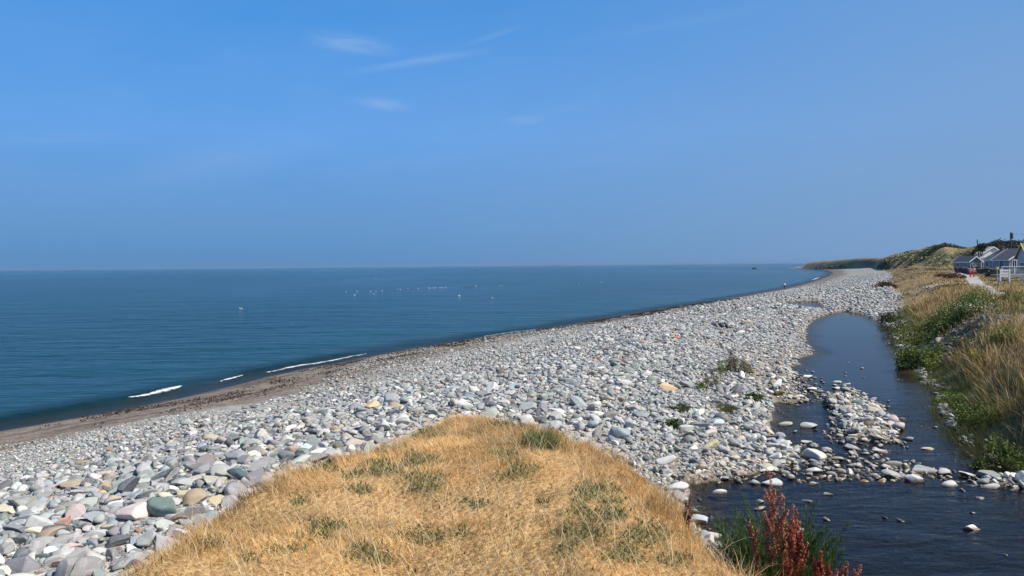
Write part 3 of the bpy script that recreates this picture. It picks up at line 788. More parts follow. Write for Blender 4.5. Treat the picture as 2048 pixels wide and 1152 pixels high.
# ------------------------------------------------------------------ grass and plants
def blade_mesh(name, B, H, W, head, lean, col, tipcol, face=None, segs=3, parent=None, seedhead=None, r=None):
    """B (n,3) roots, H lengths, W widths, head heading angles, lean 0 upright .. 1 lying"""
    n = len(B); r = r or np.random.default_rng(1)
    face = head + PI/2 + r.normal(0, .6, n) if face is None else face
    dh = np.stack([np.cos(head), np.sin(head), np.zeros(n)], -1); wd_ = np.stack([np.cos(face), np.sin(face), np.zeros(n)], -1)
    th = lean*PI/2; rows = []; cs = []
    p = B.copy(); ang = th*.45; L = H/segs
    for s in range(segs+1):
        t = s/segs
        wdt = W*(1-t**1.5) if seedhead is None else W*np.where(t > .6, seedhead, 1-.6*t)*(1 if t < .99 else .2)
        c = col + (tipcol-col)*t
        if s < segs:
            rows.append(np.stack([p-wd_*wdt[:, None]/2, p+wd_*wdt[:, None]/2], 1)); cs.append(np.stack([c, c], 1))
        else:
            rows.append(p[:, None]); cs.append(c[:, None])
        a = ang + th*.9*t
        p = p + dh*(np.sin(a)*L)[:, None] + np.array([0, 0, 1.0])*(np.cos(a)*L)[:, None]
    V = np.concatenate(rows, 1); Cc = np.concatenate(cs, 1); k = V.shape[1]
    f = []
    for s in range(segs-1):
        f += [[2*s, 2*s+1, 2*s+3], [2*s, 2*s+3, 2*s+2]]
    f.append([2*segs-2, 2*segs-1, 2*segs])
    Fc = (np.array(f)[None] + (np.arange(n)*k)[:, None, None]).reshape(-1, 3)
    return np_mesh(name, V.reshape(-1, 3), Fc, M_BLADE, Cc.reshape(-1, 3), parent, smooth=False)
def pick_cols(r, n, cols, wts, var=.15):
    w_ = np.array(wts, float); w_ /= w_.sum()
    return np.array(cols)[r.choice(len(cols), n, p=w_)]*r.uniform(1-var, 1+var, (n, 1))
STRAW = [(.70, .425, .15), (.78, .54, .24), (.56, .30, .09), (.86, .68, .39), (.34, .175, .065)]
STRAWW = [30, 26, 18, 14, 12]
GREENS = [(.10, .13, .035), (.07, .095, .03), (.14, .165, .05), (.24, .20, .08)]
rg = np.random.default_rng(21)
# the mound: matted straw lying in drifts, upright tufts along its edges, green leaves in patches
def mound_points(n, lo, hi):
    x = rg.uniform(-5.0, 3.6, n); y = rg.uniform(1.2, 11, n)
    m = -sdf(x, y, MOUND) + (fbm(x*2.2, y*2.2, 12)-.5)*.35
    k = (m > lo) & (m < hi); x, y, m = x[k], y[k], m[k]
    z = height(x, y); px, py = proj(x, y, z); k = (py < 1420)
    return x[k], y[k], z[k], m[k], px[k], py[k]
x, y, z, m_, px, py = mound_points(380000, -.75, 9)
g = green_amount(px, py, x, y); n = len(x)
k = rg.uniform(size=n) > g*.62; x, y, z, m_, px, py, g = (q[k] for q in (x, y, z, m_, px, py, g)); n = len(x)
flow = fbm(x*1.1, y*1.1, 311)*9 + rg.normal(0, .9, n)
edge = sstep(.55, 0, m_)
col_ = pick_cols(rg, n, STRAW, STRAWW)
dk = np.maximum(sstep(.48, .72, fbm(x*3.2, y*3.2, 312)), 1.1*sstep(.52, .64, fbm(x*1.1+5, y*1.1, 318)))[:, None]; col_ = col_*(1-.42*dk)
pale = sstep(.5, .68, fbm(x*1.3, y*1.3, 314))[:, None]; col_ = col_*(1+.22*pale)
H = rg.uniform(.03, .11, n)*(.55+.7*sstep(.35, .65, fbm(x*1.7, y*1.7, 319)))*(1+.3*edge); lean = np.clip(rg.normal(.94, .09, n)-.30*edge, .1, 1.04)
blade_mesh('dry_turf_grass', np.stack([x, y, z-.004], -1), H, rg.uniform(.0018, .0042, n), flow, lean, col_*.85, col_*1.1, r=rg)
props(bpy.data.objects['dry_turf_grass'], 'matted straw-coloured dry grass on the near mound', 'grass', kind='stuff')
# taller tufts round the rim
x, y, z, m_, px, py = mound_points(620000, -.55, .5); n = len(x)
right = sstep(-.4, .5, x + (y-6)*.10)
tuft = fbm(x*3.3, y*3.3, 321, 3)
k = rg.uniform(size=n) < np.clip((.10+.50*right)*sstep(.40, .60, tuft)*sstep(-.8, -.45, m_)*(1-.75*sstep(7.6, 8.6, y))*(.4+.6*sstep(.5, .1, m_)), 0, 1)
x, y, z, m_, px, py, right, tuft = (q[k] for q in (x, y, z, m_, px, py, right, tuft)); n = len(x)
H = rg.uniform(.05, .17, n)*(.42+.62*right*sstep(8.0, 7.0, y))*(.6+.8*sstep(.4, .7, tuft)); out = np.where(right > .5, rg.normal(-.1, 1.0, n), rg.normal(PI, 1.1, n))
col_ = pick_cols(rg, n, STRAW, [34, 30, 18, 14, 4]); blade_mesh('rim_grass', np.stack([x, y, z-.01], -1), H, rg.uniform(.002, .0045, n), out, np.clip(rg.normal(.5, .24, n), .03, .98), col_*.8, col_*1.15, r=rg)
props(bpy.data.objects['rim_grass'], 'tall bleached grass standing along the rim of the mound', 'grass', kind='stuff')
# loose pale stalks lying across the turf
x, y, z, m_, px, py = mound_points(24000, -.1, 9); n = len(x)
col_ = pick_cols(rg, n, [(.80, .66, .42), (.70, .52, .28)], [1, 1]); blade_mesh('straw_stalks_grass', np.stack([x, y, z+.01], -1), rg.uniform(.10, .34, n), rg.uniform(.0016, .0034, n), rg.uniform(0, 2*PI, n),
    np.clip(rg.normal(.78, .14, n), .2, 1), col_*.9, col_*1.1, r=rg, segs=4)
props(bpy.data.objects['straw_stalks_grass'], 'pale loose straw stalks strewn over the turf', 'grass', kind='stuff')
# green leaves
x, y, z, m_, px, py = mound_points(340000, -.6, 9)
g = green_amount(px, py, x, y); k = rg.uniform(size=len(x)) < g*.55+.012
x, y, z, px, py = (q[k] for q in (x, y, z, px, py)); n = len(x)
col_ = pick_cols(rg, n, GREENS, [36, 30, 22, 12], .25)
blade_mesh('green_weeds', np.stack([x, y, z+rg.uniform(0, .02, n)], -1), rg.uniform(.022, .055, n), rg.uniform(.006, .012, n), rg.uniform(0, 2*PI, n), np.clip(rg.normal(.8, .2, n), 0, 1), col_*.75, col_*1.15, r=rg, segs=2)
props(bpy.data.objects['green_weeds'], 'patches of small green leaves among the dry turf', 'weeds', kind='stuff')

# the bank across the stream
def bank_points(n, x0, x1, y0, y1, blo, bhi):
    x = rg.uniform(x0, x1, n); y = rg.uniform(y0, y1, n); d, e, b, m = fields(x, y)
    an = np.degrees(np.arctan2(x, y)); dp, _ = seg_dist(x, y, PATHC)
    k = (b > blo) & (b < bhi) & (an < 42) & (dp > .9)
    x, y, b = x[k], y[k], b[k]; z = height(x, y)
    return x, y, z, b, np.hypot(x, y)
def rocky(x, y, b): return sstep(3.9, 2.4, np.hypot((x-21.3)/1.0, (y-34.8)/1.25)+(fbm(x*.7, y*.7, 330)-.5)*3)
BR = [(.46, .30, .12), (.55, .39, .18), (.34, .20, .085), (.62, .48, .27), (.24, .15, .065), (.20, .20, .07)]
x, y, z, b, R = bank_points(560000, 9, 48, 12, 64, -.55, 26)
n1 = fbm(x*.5, y*.5, 331, 4); n2 = fbm(x*1.6, y*1.6, 332, 3)
gr = np.maximum(sstep(2.0, .7, b+(n2-.5)*1.6), sstep(.55, .66, n1)*.8)
k = ((b > .1) | (y < 42)) & (rg.uniform(size=len(x)) < np.clip(24/R, .12, 1)**1.2*(.35+.65*sstep(.3, .6, n2))) & (rg.uniform(size=len(x)) > rocky(x, y, b)*.5)
x, y, z, b, R, gr, n2, n1 = (q[k] for q in (x, y, z, b, R, gr, n2, n1)); n = len(x)
gr = np.maximum(gr, .75*sstep(27, 32, y)*sstep(56, 46, y)*sstep(11, 7, b))
isg = rg.uniform(size=n) < gr
col_ = np.where(isg[:, None], pick_cols(rg, n, [(.10, .13, .03), (.065, .095, .025), (.15, .16, .045)], [3, 3, 2]), pick_cols(rg, n, BR, [28, 24, 18, 18, 9, 12]))
H = rg.uniform(.35, .78, n)*(.55+.8*sstep(.3, .65, n2))*np.where(isg, .85, 1)*(.45+.55*sstep(-.6, .6, b))*(1-.42*sstep(28, 33, y)*sstep(52, 46, y)*sstep(8, 3, b)); head = rg.uniform(0, 2*PI, n); edge = b < 1.3
head = np.where(edge & (rg.uniform(size=n) < .6), PI+rg.normal(.1, .6, n), head)
lean = np.clip(np.abs(rg.normal(.26, .16, n))+.25*edge, 0, .95)
W = np.maximum(.005, R*.00030)*rg.uniform(.7, 1.4, n)
for nm, sel, lab in (('tall_dry_grass', ~isg, 'tall brown seeding grass on the bank right of the stream'), ('bank_green_grass', isg, 'green grass leaning over the water from the right bank')):
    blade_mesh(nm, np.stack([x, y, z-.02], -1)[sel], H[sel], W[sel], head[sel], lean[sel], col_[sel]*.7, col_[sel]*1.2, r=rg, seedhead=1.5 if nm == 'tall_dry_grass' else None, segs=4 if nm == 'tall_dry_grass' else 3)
    props(bpy.data.objects[nm], lab, 'grass', kind='stuff')
# shorter dry grass on the land further off
x, y, z, b, R = bank_points(420000, 24, 200, 55, 330, .2, 120)
k = rg.uniform(size=len(x)) < np.clip((95/R)**1.3, .12, 1)*(.3+.7*sstep(.35, .6, fbm(x*.3, y*.3, 341)))
x, y, z, b, R = (q[k] for q in (x, y, z, b, R)); n = len(x)
gg = sstep(.50, .60, fbm(x*.09, y*.05, 342)); isg = rg.uniform(size=n) < gg*.8
col_ = np.where(isg[:, None], pick_cols(rg, n, [(.10, .12, .04), (.07, .09, .03)], [1, 1]), pick_cols(rg, n, [(.42, .29, .13), (.50, .37, .18), (.33, .21, .10)], [3, 3, 2]))
blade_mesh('far_dry_grass', np.stack([x, y, z-.02], -1), rg.uniform(.15, .42, n), R*.0005*rg.uniform(.7, 1.6, n), rg.uniform(0, 2*PI, n), np.clip(rg.normal(.35, .2, n), 0, 1), col_*.8, col_*1.15, r=rg, segs=2)
props(bpy.data.objects['far_dry_grass'], 'dry tussocky grass round the path and below the hills', 'grass', kind='stuff')

x = rg.uniform(60, 330, 420000); y = rg.uniform(190, 760, 420000); d_, e_, b_, m_ = fields(x, y); un = x/y
k = (b_ > 1) & (un < .72) & (y < np.interp(un, HU, HD)+4) & (y > np.interp(un, HU, HD)-np.interp(un, HU, HW)*1.25)
x, y = x[k], y[k]; z = height(x, y, tuple(q[k] for q in (d_, e_, b_, m_)))
pm = sstep(.47, .56, fbm(x*.02+z*.16, z*.30-x*.022, 93, 4)*.55+fbm(x*.07, y*.05, 95, 4)*.45)
k = rg.uniform(size=len(x)) < .10+.42*pm; x, y, z, pm = (q[k] for q in (x, y, z, pm)); n = len(x)
cs_ = np.where((rg.uniform(size=n) < pm*.85)[:, None], pick_cols(rg, n, [(.12, .13, .05), (.16, .155, .065), (.085, .095, .038)], [2, 2, 1]), pick_cols(rg, n, [(.34, .26, .12), (.25, .18, .08), (.40, .31, .16)], [2, 2, 1]))
a_ = rg.normal(size=(n, 3)); Vq = np.stack([x, y, z+rg.uniform(0, .5, n)*pm], -1); sz_ = np.hypot(x, y)*.0011*rg.uniform(.6, 1.5, n)
ux = np.stack([np.ones(n), np.zeros(n), rg.normal(0, .25, n)], -1)*sz_[:, None]; uz = np.stack([rg.normal(0, .2, n), rg.normal(0, .5, n), np.ones(n)], -1)*(sz_*(.35+.4*pm))[:, None]
V4 = np.stack([Vq-ux, Vq-uz*.4, Vq+ux, Vq+uz], 1).reshape(-1, 3)
o = np_mesh('hill_scrub', V4, np.arange(n*4).reshape(-1, 4), M_LEAF, np.repeat(cs_, 4, 0), smooth=False); props(o, 'dark scrub and dry grass patches on the low hills', 'scrub', kind='stuff')

def gz_(x, y): return float(height(np.array([x]), np.array([y]))[0])
M_TWIG = plain('twig', (.16, .10, .06), .8, .3)
def leaf_cloud(P, size, cols, r, elong=1.7):
    """diamond leaves at points P with random facing"""
    n = len(P); a = r.normal(size=(n, 3)); a[:, 2] = np.abs(a[:, 2])*.8+.1; a /= np.linalg.norm(a, axis=1)[:, None]
    b_ = np.cross(a, r.normal(size=(n, 3))); b_ /= np.linalg.norm(b_, axis=1)[:, None]
    s = size*r.uniform(.6, 1.4, n)
    V = np.stack([P-a*(s*elong)[:, None]*.5, P+b_*(s*.5)[:, None], P+a*(s*elong)[:, None]*.5, P-b_*(s*.5)[:, None]], 1)
    return V.reshape(-1, 3), np.arange(n*4).reshape(-1, 4), np.repeat(cols, 4, 0)
def bush(name, label, cat, x, y, rx, rz, n, size, cols, wts, seed, ry=None, flowers=None, group=None, z=None, up=0, stemcol=None):
    r = np.random.default_rng(seed); ry = ry or rx
    z = gz_(x, y)-.02 if z is None else z
    root = empty(name, (x, y, z), label=label, category=cat, group=group)
    K = max(10, int(28*min(2, rx*1.2)))
    th = r.uniform(0, 2*PI, K); ph = np.arccos(r.uniform(.02, 1, K)); rr_ = r.uniform(.45, 1.0, K)
    cc = np.stack([np.cos(th)*np.sin(ph)*rx*rr_, np.sin(th)*np.sin(ph)*ry*rr_, np.cos(ph)*rz*rr_*r.uniform(.75, 1.15, K)], -1)
    cl = r.integers(0, K, n); sp = np.array([rx, ry, rz])*r.uniform(.12, .26, K)[cl][:, None]
    P = cc[cl] + r.normal(size=(n, 3))*sp*.8; P[:, 2] = np.abs(P[:, 2])+.01
    if rx > 1.2: P[:, 2] += height(x+P[:, 0], y+P[:, 1])-z; zc = height(x+cc[:, 0], y+cc[:, 1])-z
    tone = r.uniform(.7, 1.3, K)[cl][:, None]
    c = pick_cols(r, n, cols, wts, .2)*tone
    if up:   # upright leaves: use blades
        fo = blade_mesh('foliage', P*np.array([1, 1, .6]), r.uniform(.5, 1, n)*size*6, np.full(n, size*.7), np.arctan2(P[:, 1], P[:, 0]), np.clip(r.normal(.3, .2, n), 0, .9), c*.8, c*1.1, parent=root, r=r)
    else:
        V, Fq, cq = leaf_cloud(P, size, c, r); fo = np_mesh('foliage', V, Fq, M_LEAF, cq, root, smooth=False)
    bm = bmesh.new()
    for k in range(min(K, 22)):
        p = cc[k] + (np.array([0, 0, zc[k]]) if rx > 1.2 else 0); mid = p*.5+np.array([0, 0, .08*rz]); tube(bm, (p[0]*.08, p[1]*.08, -.03), mid, .012*max(.5, rz), .008*max(.5, rz), 5); tube(bm, mid, p, .008*max(.5, rz), .003, 5)
    bm_obj('stem', bm, M_TWIG, root)
    if flowers:
        fc, fn, fs = flowers; q = cc[r.integers(0, K, fn)]*1.05 + r.normal(size=(fn, 3))*np.array([rx, ry, rz])*.12; q[:, 2] = np.abs(q[:, 2])+.3*rz*r.uniform(.3, 1, fn)
        V, Fq, cq = leaf_cloud(q, fs, np.tile(fc, (fn, 1))*r.uniform(.8, 1.1, (fn, 1)), r, 1.0); np_mesh('flowers', V, Fq, M_LEAF, cq, root, smooth=False)['kind'] = 'stuff'
    return root
GN = [(.15, .21, .035), (.10, .15, .028), (.21, .25, .055), (.06, .085, .022)]
GW = [4, 3, 2, 2]
OL = [(.20, .20, .045), (.25, .22, .07), (.13, .14, .04)]
WH = (.62, .60, .50)
def at(px, dist): return pdir(px, dist)[0], dist
for i, (px, dist, rx, ry, rz, n_, sz_, cs, ws, fl, lab) in enumerate([
    (1850, 42, 2.0, 1.6, 1.25, 9500, .05, OL+GN[:1], [3, 2, 2, 3], (WH, 120, .05), 'broad olive green bush on the bank above the head of the stream'),
    (1918, 41, 1.7, 1.4, 1.15, 7500, .05, OL+GN[:1], [2, 2, 2, 4], (WH, 90, .05), 'olive bush with pale seed heads behind the bright green bush'),
    (1914, 38.5, 1.55, 1.1, .95, 8000, .045, GN, GW, (WH, 40, .04), 'bright green low bush above the stony patch of the bank'),
    (1838, 33.0, .95, .9, 1.0, 6500, .042, GN, [3, 4, 1, 3], (WH, 60, .05), 'dark green bush leaning over the water at the bank corner'),
    (1818, 34.5, .5, .5, .85, 2400, .042, [(.30, .34, .24), (.10, .13, .05), (.42, .42, .34)], [3, 4, 2], (WH, 160, .045), 'white flowering weed at the water edge beside the dark green bush'),
    (1868, 34.0, .75, .7, .75, 3600, .04, GN, GW, None, 'green bush right of the white flowering weed'),
    (1928, 32.5, .6, .6, .5, 2200, .035, [(.13, .15, .07), (.08, .10, .04)], [1, 1], None, 'small grey-green weed on the stony patch of the bank'),
    (2026, 27.5, .95, .8, .6, 4500, .04, GN, [5, 2, 4, 1], None, 'fresh green bush at the right edge above the tall grass'),
    (1905, 66, 1.7, 1.0, .8, 2600, .08, [(.055, .075, .022), (.08, .10, .03)], [1, 1], None, 'dark green bush in the dry grass beyond the olive bushes'),
    (1783, 57, .9, .9, .75, 2600, .06, [(.05, .06, .022), (.09, .085, .035)], [1, 1], None, 'dark scrubby bush where the cobbles meet the grass'),
    (1806, 49, 1.2, 1.0, .8, 3600, .055, [(.14, .16, .05), (.08, .09, .03), (.28, .26, .16)], [3, 3, 1], (WH, 110, .05), 'loose pale-tipped bush at the left end of the green bank'),
    (1960, 38, 1.1, .8, .65, 3000, .05, [(.25, .24, .12), (.12, .13, .05), (.42, .38, .24)], [2, 3, 2], (WH, 200, .06), 'pale seeding umbels beside the path end of the bushes'),
    (2020, 44, 1.6, 1.2, .7, 3500, .05, OL, [1, 2, 2], (WH, 80, .05), 'olive seeding weeds at the right edge below the white deck'),
    (2016, 16.8, .55, .6, .55, 2600, .035, GN, [2, 4, 0.5, 4], None, 'dark green weeds at the foot of the overhanging bank near the right edge'),
    (1975, 20.5, .7, .9, .6, 3000, .035, GN, [2, 4, 1, 3], None, 'dark green bush low on the bank face above the rippled channel'),
    (1906, 24.5, .6, .8, .55, 2400, .035, GN, [2, 4, 1, 3], None, 'green rushes and leaves overhanging the wide pool from the bank'),
    (1806, 330, 4, 4, 1.0, 900, .45, [(.09, .105, .04), (.12, .13, .05)], [1, 1], None, 'dark gorse thicket at the foot of the far bluff'),
    (1846, 296, 7, 5, 1.2, 1700, .5, [(.08, .095, .036), (.11, .12, .05)], [1, 1], None, 'wide dark gorse thicket on the face of the far bluff'),
    (1890, 284, 8, 4, 1.4, 1800, .5, [(.055, .07, .028), (.08, .09, .036)], [1, 1], None, 'dark gorse along the top of the far bluff'),
    ]):
    x, y = at(px, dist); bush('bush', lab, 'bush', x, y, rx, rz, n_, sz_, cs, ws, 400+i, ry=ry, flowers=fl, group='bushes of the bank and hill')
x, y = at(1957, 27.2); bush('ragwort', 'yellow flowering ragwort at the top of the tall brown grass', 'plant', x, y, .28, .75, 900, .03, GN, GW, 450, flowers=((.62, .44, .02), 380, .035))
# plants among the beach stones
def beach_at(px, py):
    z = 3.0
    for _ in range(14):
        x, y = pl(px, py, z); z = .5*z+.5*gz_(x, y)
    return x, y
for i, (px, py, rx, rz, n_, sz_, cs, ws, fl, up, lab) in enumerate([
    (1473, 745, .52, .95, 4200, .022, [(.075, .075, .03), (.13, .085, .04), (.06, .07, .025)], [4, 3, 2], ((.28, .2, .13), 140, .02), 0, 'tall dark brown-green bush standing alone among the cobbles'),
    (1440, 748, .30, .5, 1500, .02, GN, GW, None, 0, 'green weed at the left foot of the tall dark bush'),
    (1498, 748, .26, .42, 1200, .02, GN, GW, None, 0, 'green weed at the right foot of the tall dark bush'),
    (1424, 772, .34, .55, 1500, .02, [(.09, .10, .04), (.16, .14, .08)], [2, 1], ((.45, .34, .32), 260, .022), 0, 'weed with dull pink flower heads left of the tall dark bush'),
    (1352, 818, .52, .20, 2600, .016, [(.11, .14, .05), (.16, .17, .07)], [2, 1], None, 1, 'low spread of green grass between cobbles below the orange slab'),
    (1450, 822, .38, .24, 2200, .016, [(.17, .18, .06), (.22, .20, .08)], [2, 1], None, 1, 'yellow-green grass tuft on the cobbles near the side water'),
    (1351, 858, .36, .22, 1500, .035, [(.05, .085, .025), (.08, .12, .035)], [1, 1], None, 0, 'dark leafy weed among cobbles right of the grass mound'),
    (1508, 800, .40, .26, 1700, .035, [(.05, .085, .025), (.08, .12, .035)], [1, 1], None, 0, 'dark leafy weed on the cobbles close to the side water'),
    (1152, 692, .35, .25, 500, .03, OL, [1, 1, 1], None, 0, 'small olive weed on the far cobble ridge'),
    (1402, 780, .24, .25, 800, .025, GN, GW, None, 0, 'small green weed right of the dark upright boulder'),
    (1560, 790, .2, .12, 500, .02, OL, [1, 1, 1], None, 1, 'tiny olive tuft at the water edge of the side water'),
    ]):
    x, y = beach_at(px, py); bush('beach_weed', lab, 'plant', x, y, rx, rz, n_, sz_, cs, ws, 500+i, flowers=fl, group='plants among the beach stones', up=up)
# green tussock on the mound
x, y = pl(1078, 915, 5.2); r_ = np.random.default_rng(77); n = 1500
q = r_.normal(size=(n, 2))*np.array([.09, .08]); root = empty('green_tussock', (x, y, gz_(x, y)), label='dark green grass tussock near the right rim of the dry mound', category='grass tuft')
c = pick_cols(r_, n, [(.10, .16, .035), (.07, .11, .03), (.19, .22, .07), (.4, .32, .13)], [4, 4, 2, 1]); B = np.stack([q[:, 0], q[:, 1], np.full(n, -.01)], -1)
blade_mesh('blades', B, r_.uniform(.08, .20, n), r_.uniform(.003, .005, n), r_.normal(.9, .9, n), np.clip(r_.normal(.42, .15, n), 0, .9), c*.7, c*1.2, parent=root, r=r_)

# docks: rust red seed spikes rising from a feathery green clump
def dock(label, x, y, z, stems, c1, c2, seed, dens=1.0, name='dock_plant'):
    r = np.random.default_rng(seed); root = empty(name, (x, y, z), label=label, category='plant', group='red seeding docks')
    ms = plain('dock_stem', tuple(v*.7 for v in c1), .7, .2)
    for (hh, lx, ly, br) in stems:
        bm = bmesh.new(); pts = []
        top = np.array([lx, ly, hh]); base = np.array([lx*.12, ly*.12, 0.0])
        def curve(t): return base + (top-base)*t + np.array([lx, ly, 0])*.10*np.sin(t*PI)
        prev = curve(0)
        for t in np.linspace(.1, 1, 9):
            q = curve(t); tube(bm, prev, q, .005*(1.15-t)+.001, .005*(1.05-t)+.001, 6); prev = q
        for t in np.linspace(.42, 1, int(42*dens)): pts.append(np.append(curve(t), .012*(1.25-t)+.005))
        for k in range(br):
            t0 = r.uniform(.42, .80); a = r.uniform(0, 2*PI); L = hh*r.uniform(.16, .30)*(1.25-t0)
            p0 = curve(t0); d_ = np.array([math.cos(a)*.42, math.sin(a)*.42, 1.0])
            p1 = p0 + d_*L; tube(bm, p0, p1, .0022, .0012, 5)
            for s in np.linspace(.1, 1, int(20*dens)): pts.append(np.append(p0+d_*L*s, .008*(1.15-s)+.004))
        st_ = bm_obj('stem', bm, ms, root)
        pts = np.array(pts); m_ = 7
        Q = np.repeat(pts, m_, 0); off = r.normal(size=(len(Q), 3)); off /= np.linalg.norm(off, axis=1)[:, None]
        P = Q[:, :3] + off*Q[:, 3:4]*r.uniform(.4, 1.2, (len(Q), 1))
        c = np.where(r.uniform(size=(len(P), 1)) < .65, np.array(c1), np.array(c2))*r.uniform(.7, 1.3, (len(P), 1))
        V, Fq, cq = leaf_cloud(P, .0085, c, r, 1.25); np_mesh('seed_heads', V, Fq, M_LEAF, cq, st_, smooth=False)
    return root
def dpos(px, py, dist):
    x, z = pdir(px, dist, py); return x, dist, z
def dock_px(label, bpx, bpy_, dist, tops, c1, c2, seed, dens=1.0):
    x, y, z = dpos(bpx, bpy_, dist); st_ = []
    for (tpx, tpy, br, dy) in tops:
        x2, y2, z2 = dpos(tpx, tpy, dist); st_.append((z2-z, x2-x, dy, br))
    return dock(label, x, y, z, st_, c1, c2, seed, dens)
RUST = (.40, .15, .09); RUST2 = (.50, .27, .17); RED = (.30, .075, .04); RED2 = (.42, .15, .09)
dock_px('tallest dock with pinkish rust seed spikes rising in front of the stream', 1566, 1230, 4.35, [(1543, 948, 14, .02), (1560, 985, 10, -.05), (1534, 1000, 8, .05), (1586, 1010, 5, 0)], RUST, RUST2, 600)
dock_px('dock with rust spikes leaning left over the feathery green clump', 1545, 1220, 4.45, [(1497, 1036, 4, 0), (1508, 1060, 3, .04)], RUST, RUST2, 601)
dock_px('dark red dock with two dense spikes right of the tallest dock', 1600, 1235, 4.2, [(1586, 1030, 11, 0), (1597, 1024, 8, .03), (1568, 1098, 6, -.03), (1604, 1060, 9, 0)], RED, RED2, 602, .95)
dock_px('short bright red dock at the bottom edge right of the dark red dock', 1650, 1250, 4.15, [(1643, 1104, 9, 0), (1632, 1118, 7, .02), (1657, 1128, 7, 0)], (.34, .06, .035), RED2, 603, 1.2)
dock_px('dock with pinkish brown spikes leaning far right at the bottom edge', 1655, 1240, 4.3, [(1722, 1131, 5, 0), (1690, 1136, 5, .02), (1674, 1140, 4, 0), (1700, 1128, 4, .03)], RUST, (.55, .32, .22), 604)
dock_px('thin dried brown dock standing on the right rim of the mound', 1374, 1085, 5.0, [(1381, 988, 2, 0), (1372, 1004, 2, 0)], (.17, .08, .05), (.25, .12, .08), 605, .7)
dock_px('second thin dried stalk left of the thin brown dock', 1306, 1065, 5.2, [(1304, 992, 2, 0)], (.2, .13, .08), (.28, .2, .13), 606, .5)
x, y, z = dpos(1556, 1195, 4.6)
r_ = np.random.default_rng(88); root = empty('feathery_plant', (x, y, z), label='feathery dark green plant clump at the foot of the red docks', category='plant'); n = 0
Bs = []; Ds = []
for k in range(210):      # fronds: each a curved rib with fine side leaflets
    a = r_.uniform(0, 2*PI); ln = r_.uniform(.35, .62); rad = r_.uniform(.0, .22); t = np.linspace(.15, 1, 26)
    bx_ = math.cos(a)*rad + math.cos(a)*t*ln*r_.uniform(.2, .6); by_ = math.sin(a)*rad + math.sin(a)*t*ln*r_.uniform(.2, .6); bz_ = t*ln*r_.uniform(.75, 1.05) - t**2*ln*.18
    for s in range(4):
        Bs.append(np.stack([bx_, by_, bz_], -1)+r_.normal(0, .004, (26, 3))); Ds.append(a + r_.uniform(-1.6, 1.6, 26))
Bs = np.concatenate(Bs); Ds = np.concatenate(Ds); n = len(Bs)
c = pick_cols(r_, n, [(.07, .125, .03), (.10, .17, .04), (.045, .08, .022)], [3, 2, 2])
blade_mesh('foliage', Bs, r_.uniform(.02, .05, n), np.full(n, .0045), Ds, np.clip(r_.normal(.5, .25, n), 0, 1), c*.8, c*1.2, parent=root, r=r_, segs=2)
bm = bmesh.new()
for k in range(26):
    a = r_.uniform(0, 2*PI); L = r_.uniform(.2, .45); tube(bm, (math.cos(a)*.03, math.sin(a)*.03, -.1), (math.cos(a)*L*.6, math.sin(a)*L*.6, L), .005, .002, 5)
bm_obj('stem', bm, plain('green_stem', (.06, .09, .03)), root)

# seaweed wrack and foam along the tide line
rw = np.random.default_rng(31)
def shore_pts(n, d0, d1, ymin, ymax):
    """random points between two distances inland of the shore line"""
    x = rw.uniform(-30, 60, n*14); y = rw.uniform(ymin, ymax, n*14); ds_, s_ = seg_dist(x, y, SHORE); d = ds_*s_
    k = (d > d0) & (d < d1) & (np.degrees(np.arctan2(x, y)) > -42); return x[k][:n], y[k][:n], d[k][:n]
x, y, d = shore_pts(90000, .8, 10, 14, 130)
nn = fbm(x*.5 + 3, y*.28, 351, 4); line = np.maximum(np.exp(-((d-3.0-(fbm(x*.2, y*.2, 352)-.5)*7)/.9)**2), .8*np.exp(-((d-6.0-(fbm(x*.15, y*.15, 353)-.5)*8)/1.1)**2))
k = rw.uniform(size=len(x)) < line*sstep(.43, .64, nn)*.9+.02*sstep(.4, .6, nn); x, y = x[k], y[k]; n = len(x); z = height(x, y); R = np.hypot(x, y)
c = pick_cols(rw, n, [(.055, .035, .025), (.08, .05, .03), (.035, .025, .02)], [1, 1, 1])
V, Fq, cq = leaf_cloud(np.stack([x, y, z+rw.uniform(0, .05, n)], -1), np.maximum(.05, R*.0012), c, rw, 2.2)
o = np_mesh('seaweed', V, Fq, M_LEAF, cq, smooth=False); props(o, 'dark brown seaweed strewn along the tide line', 'seaweed', kind='stuff')
def foam_mat():
    m, t, p = mat('foam'); pos = t.new('ShaderNodeNewGeometry').outputs['Position']
    p.inputs['Base Color'].default_value = (.80, .83, .83, 1); p.inputs['Roughness'].default_value = .8
    e_ = attr(t, 'edge').outputs['Fac']
    n = t.noise(t.mapping(pos, (1.6, 2.6, 1)), 1.0, 6, .72, .6); n2 = t.noise(pos, 9.0, 4, .7)
    al = t.rng(t.m('ADD', t.m('ADD', t.m('MULTIPLY', n, 1.1), t.m('MULTIPLY', n2, .5)), t.m('MULTIPLY', e_, .75)), 1.22, 1.62)
    mx = t.new('ShaderNodeMixShader'); tr = t.new('ShaderNodeBsdfTransparent'); t.put(mx.inputs[0], al)
    t.put(p.inputs['Normal'], t.bump(n2, .8, .05))
    t.l.new(tr.outputs[0], mx.inputs[1]); t.l.new(p.outputs[0], mx.inputs[2]); t.l.new(mx.outputs[0], t.n['Material Output'].inputs[0]); return m
M_FOAM = foam_mat()
SHW = np.array(SHORE)
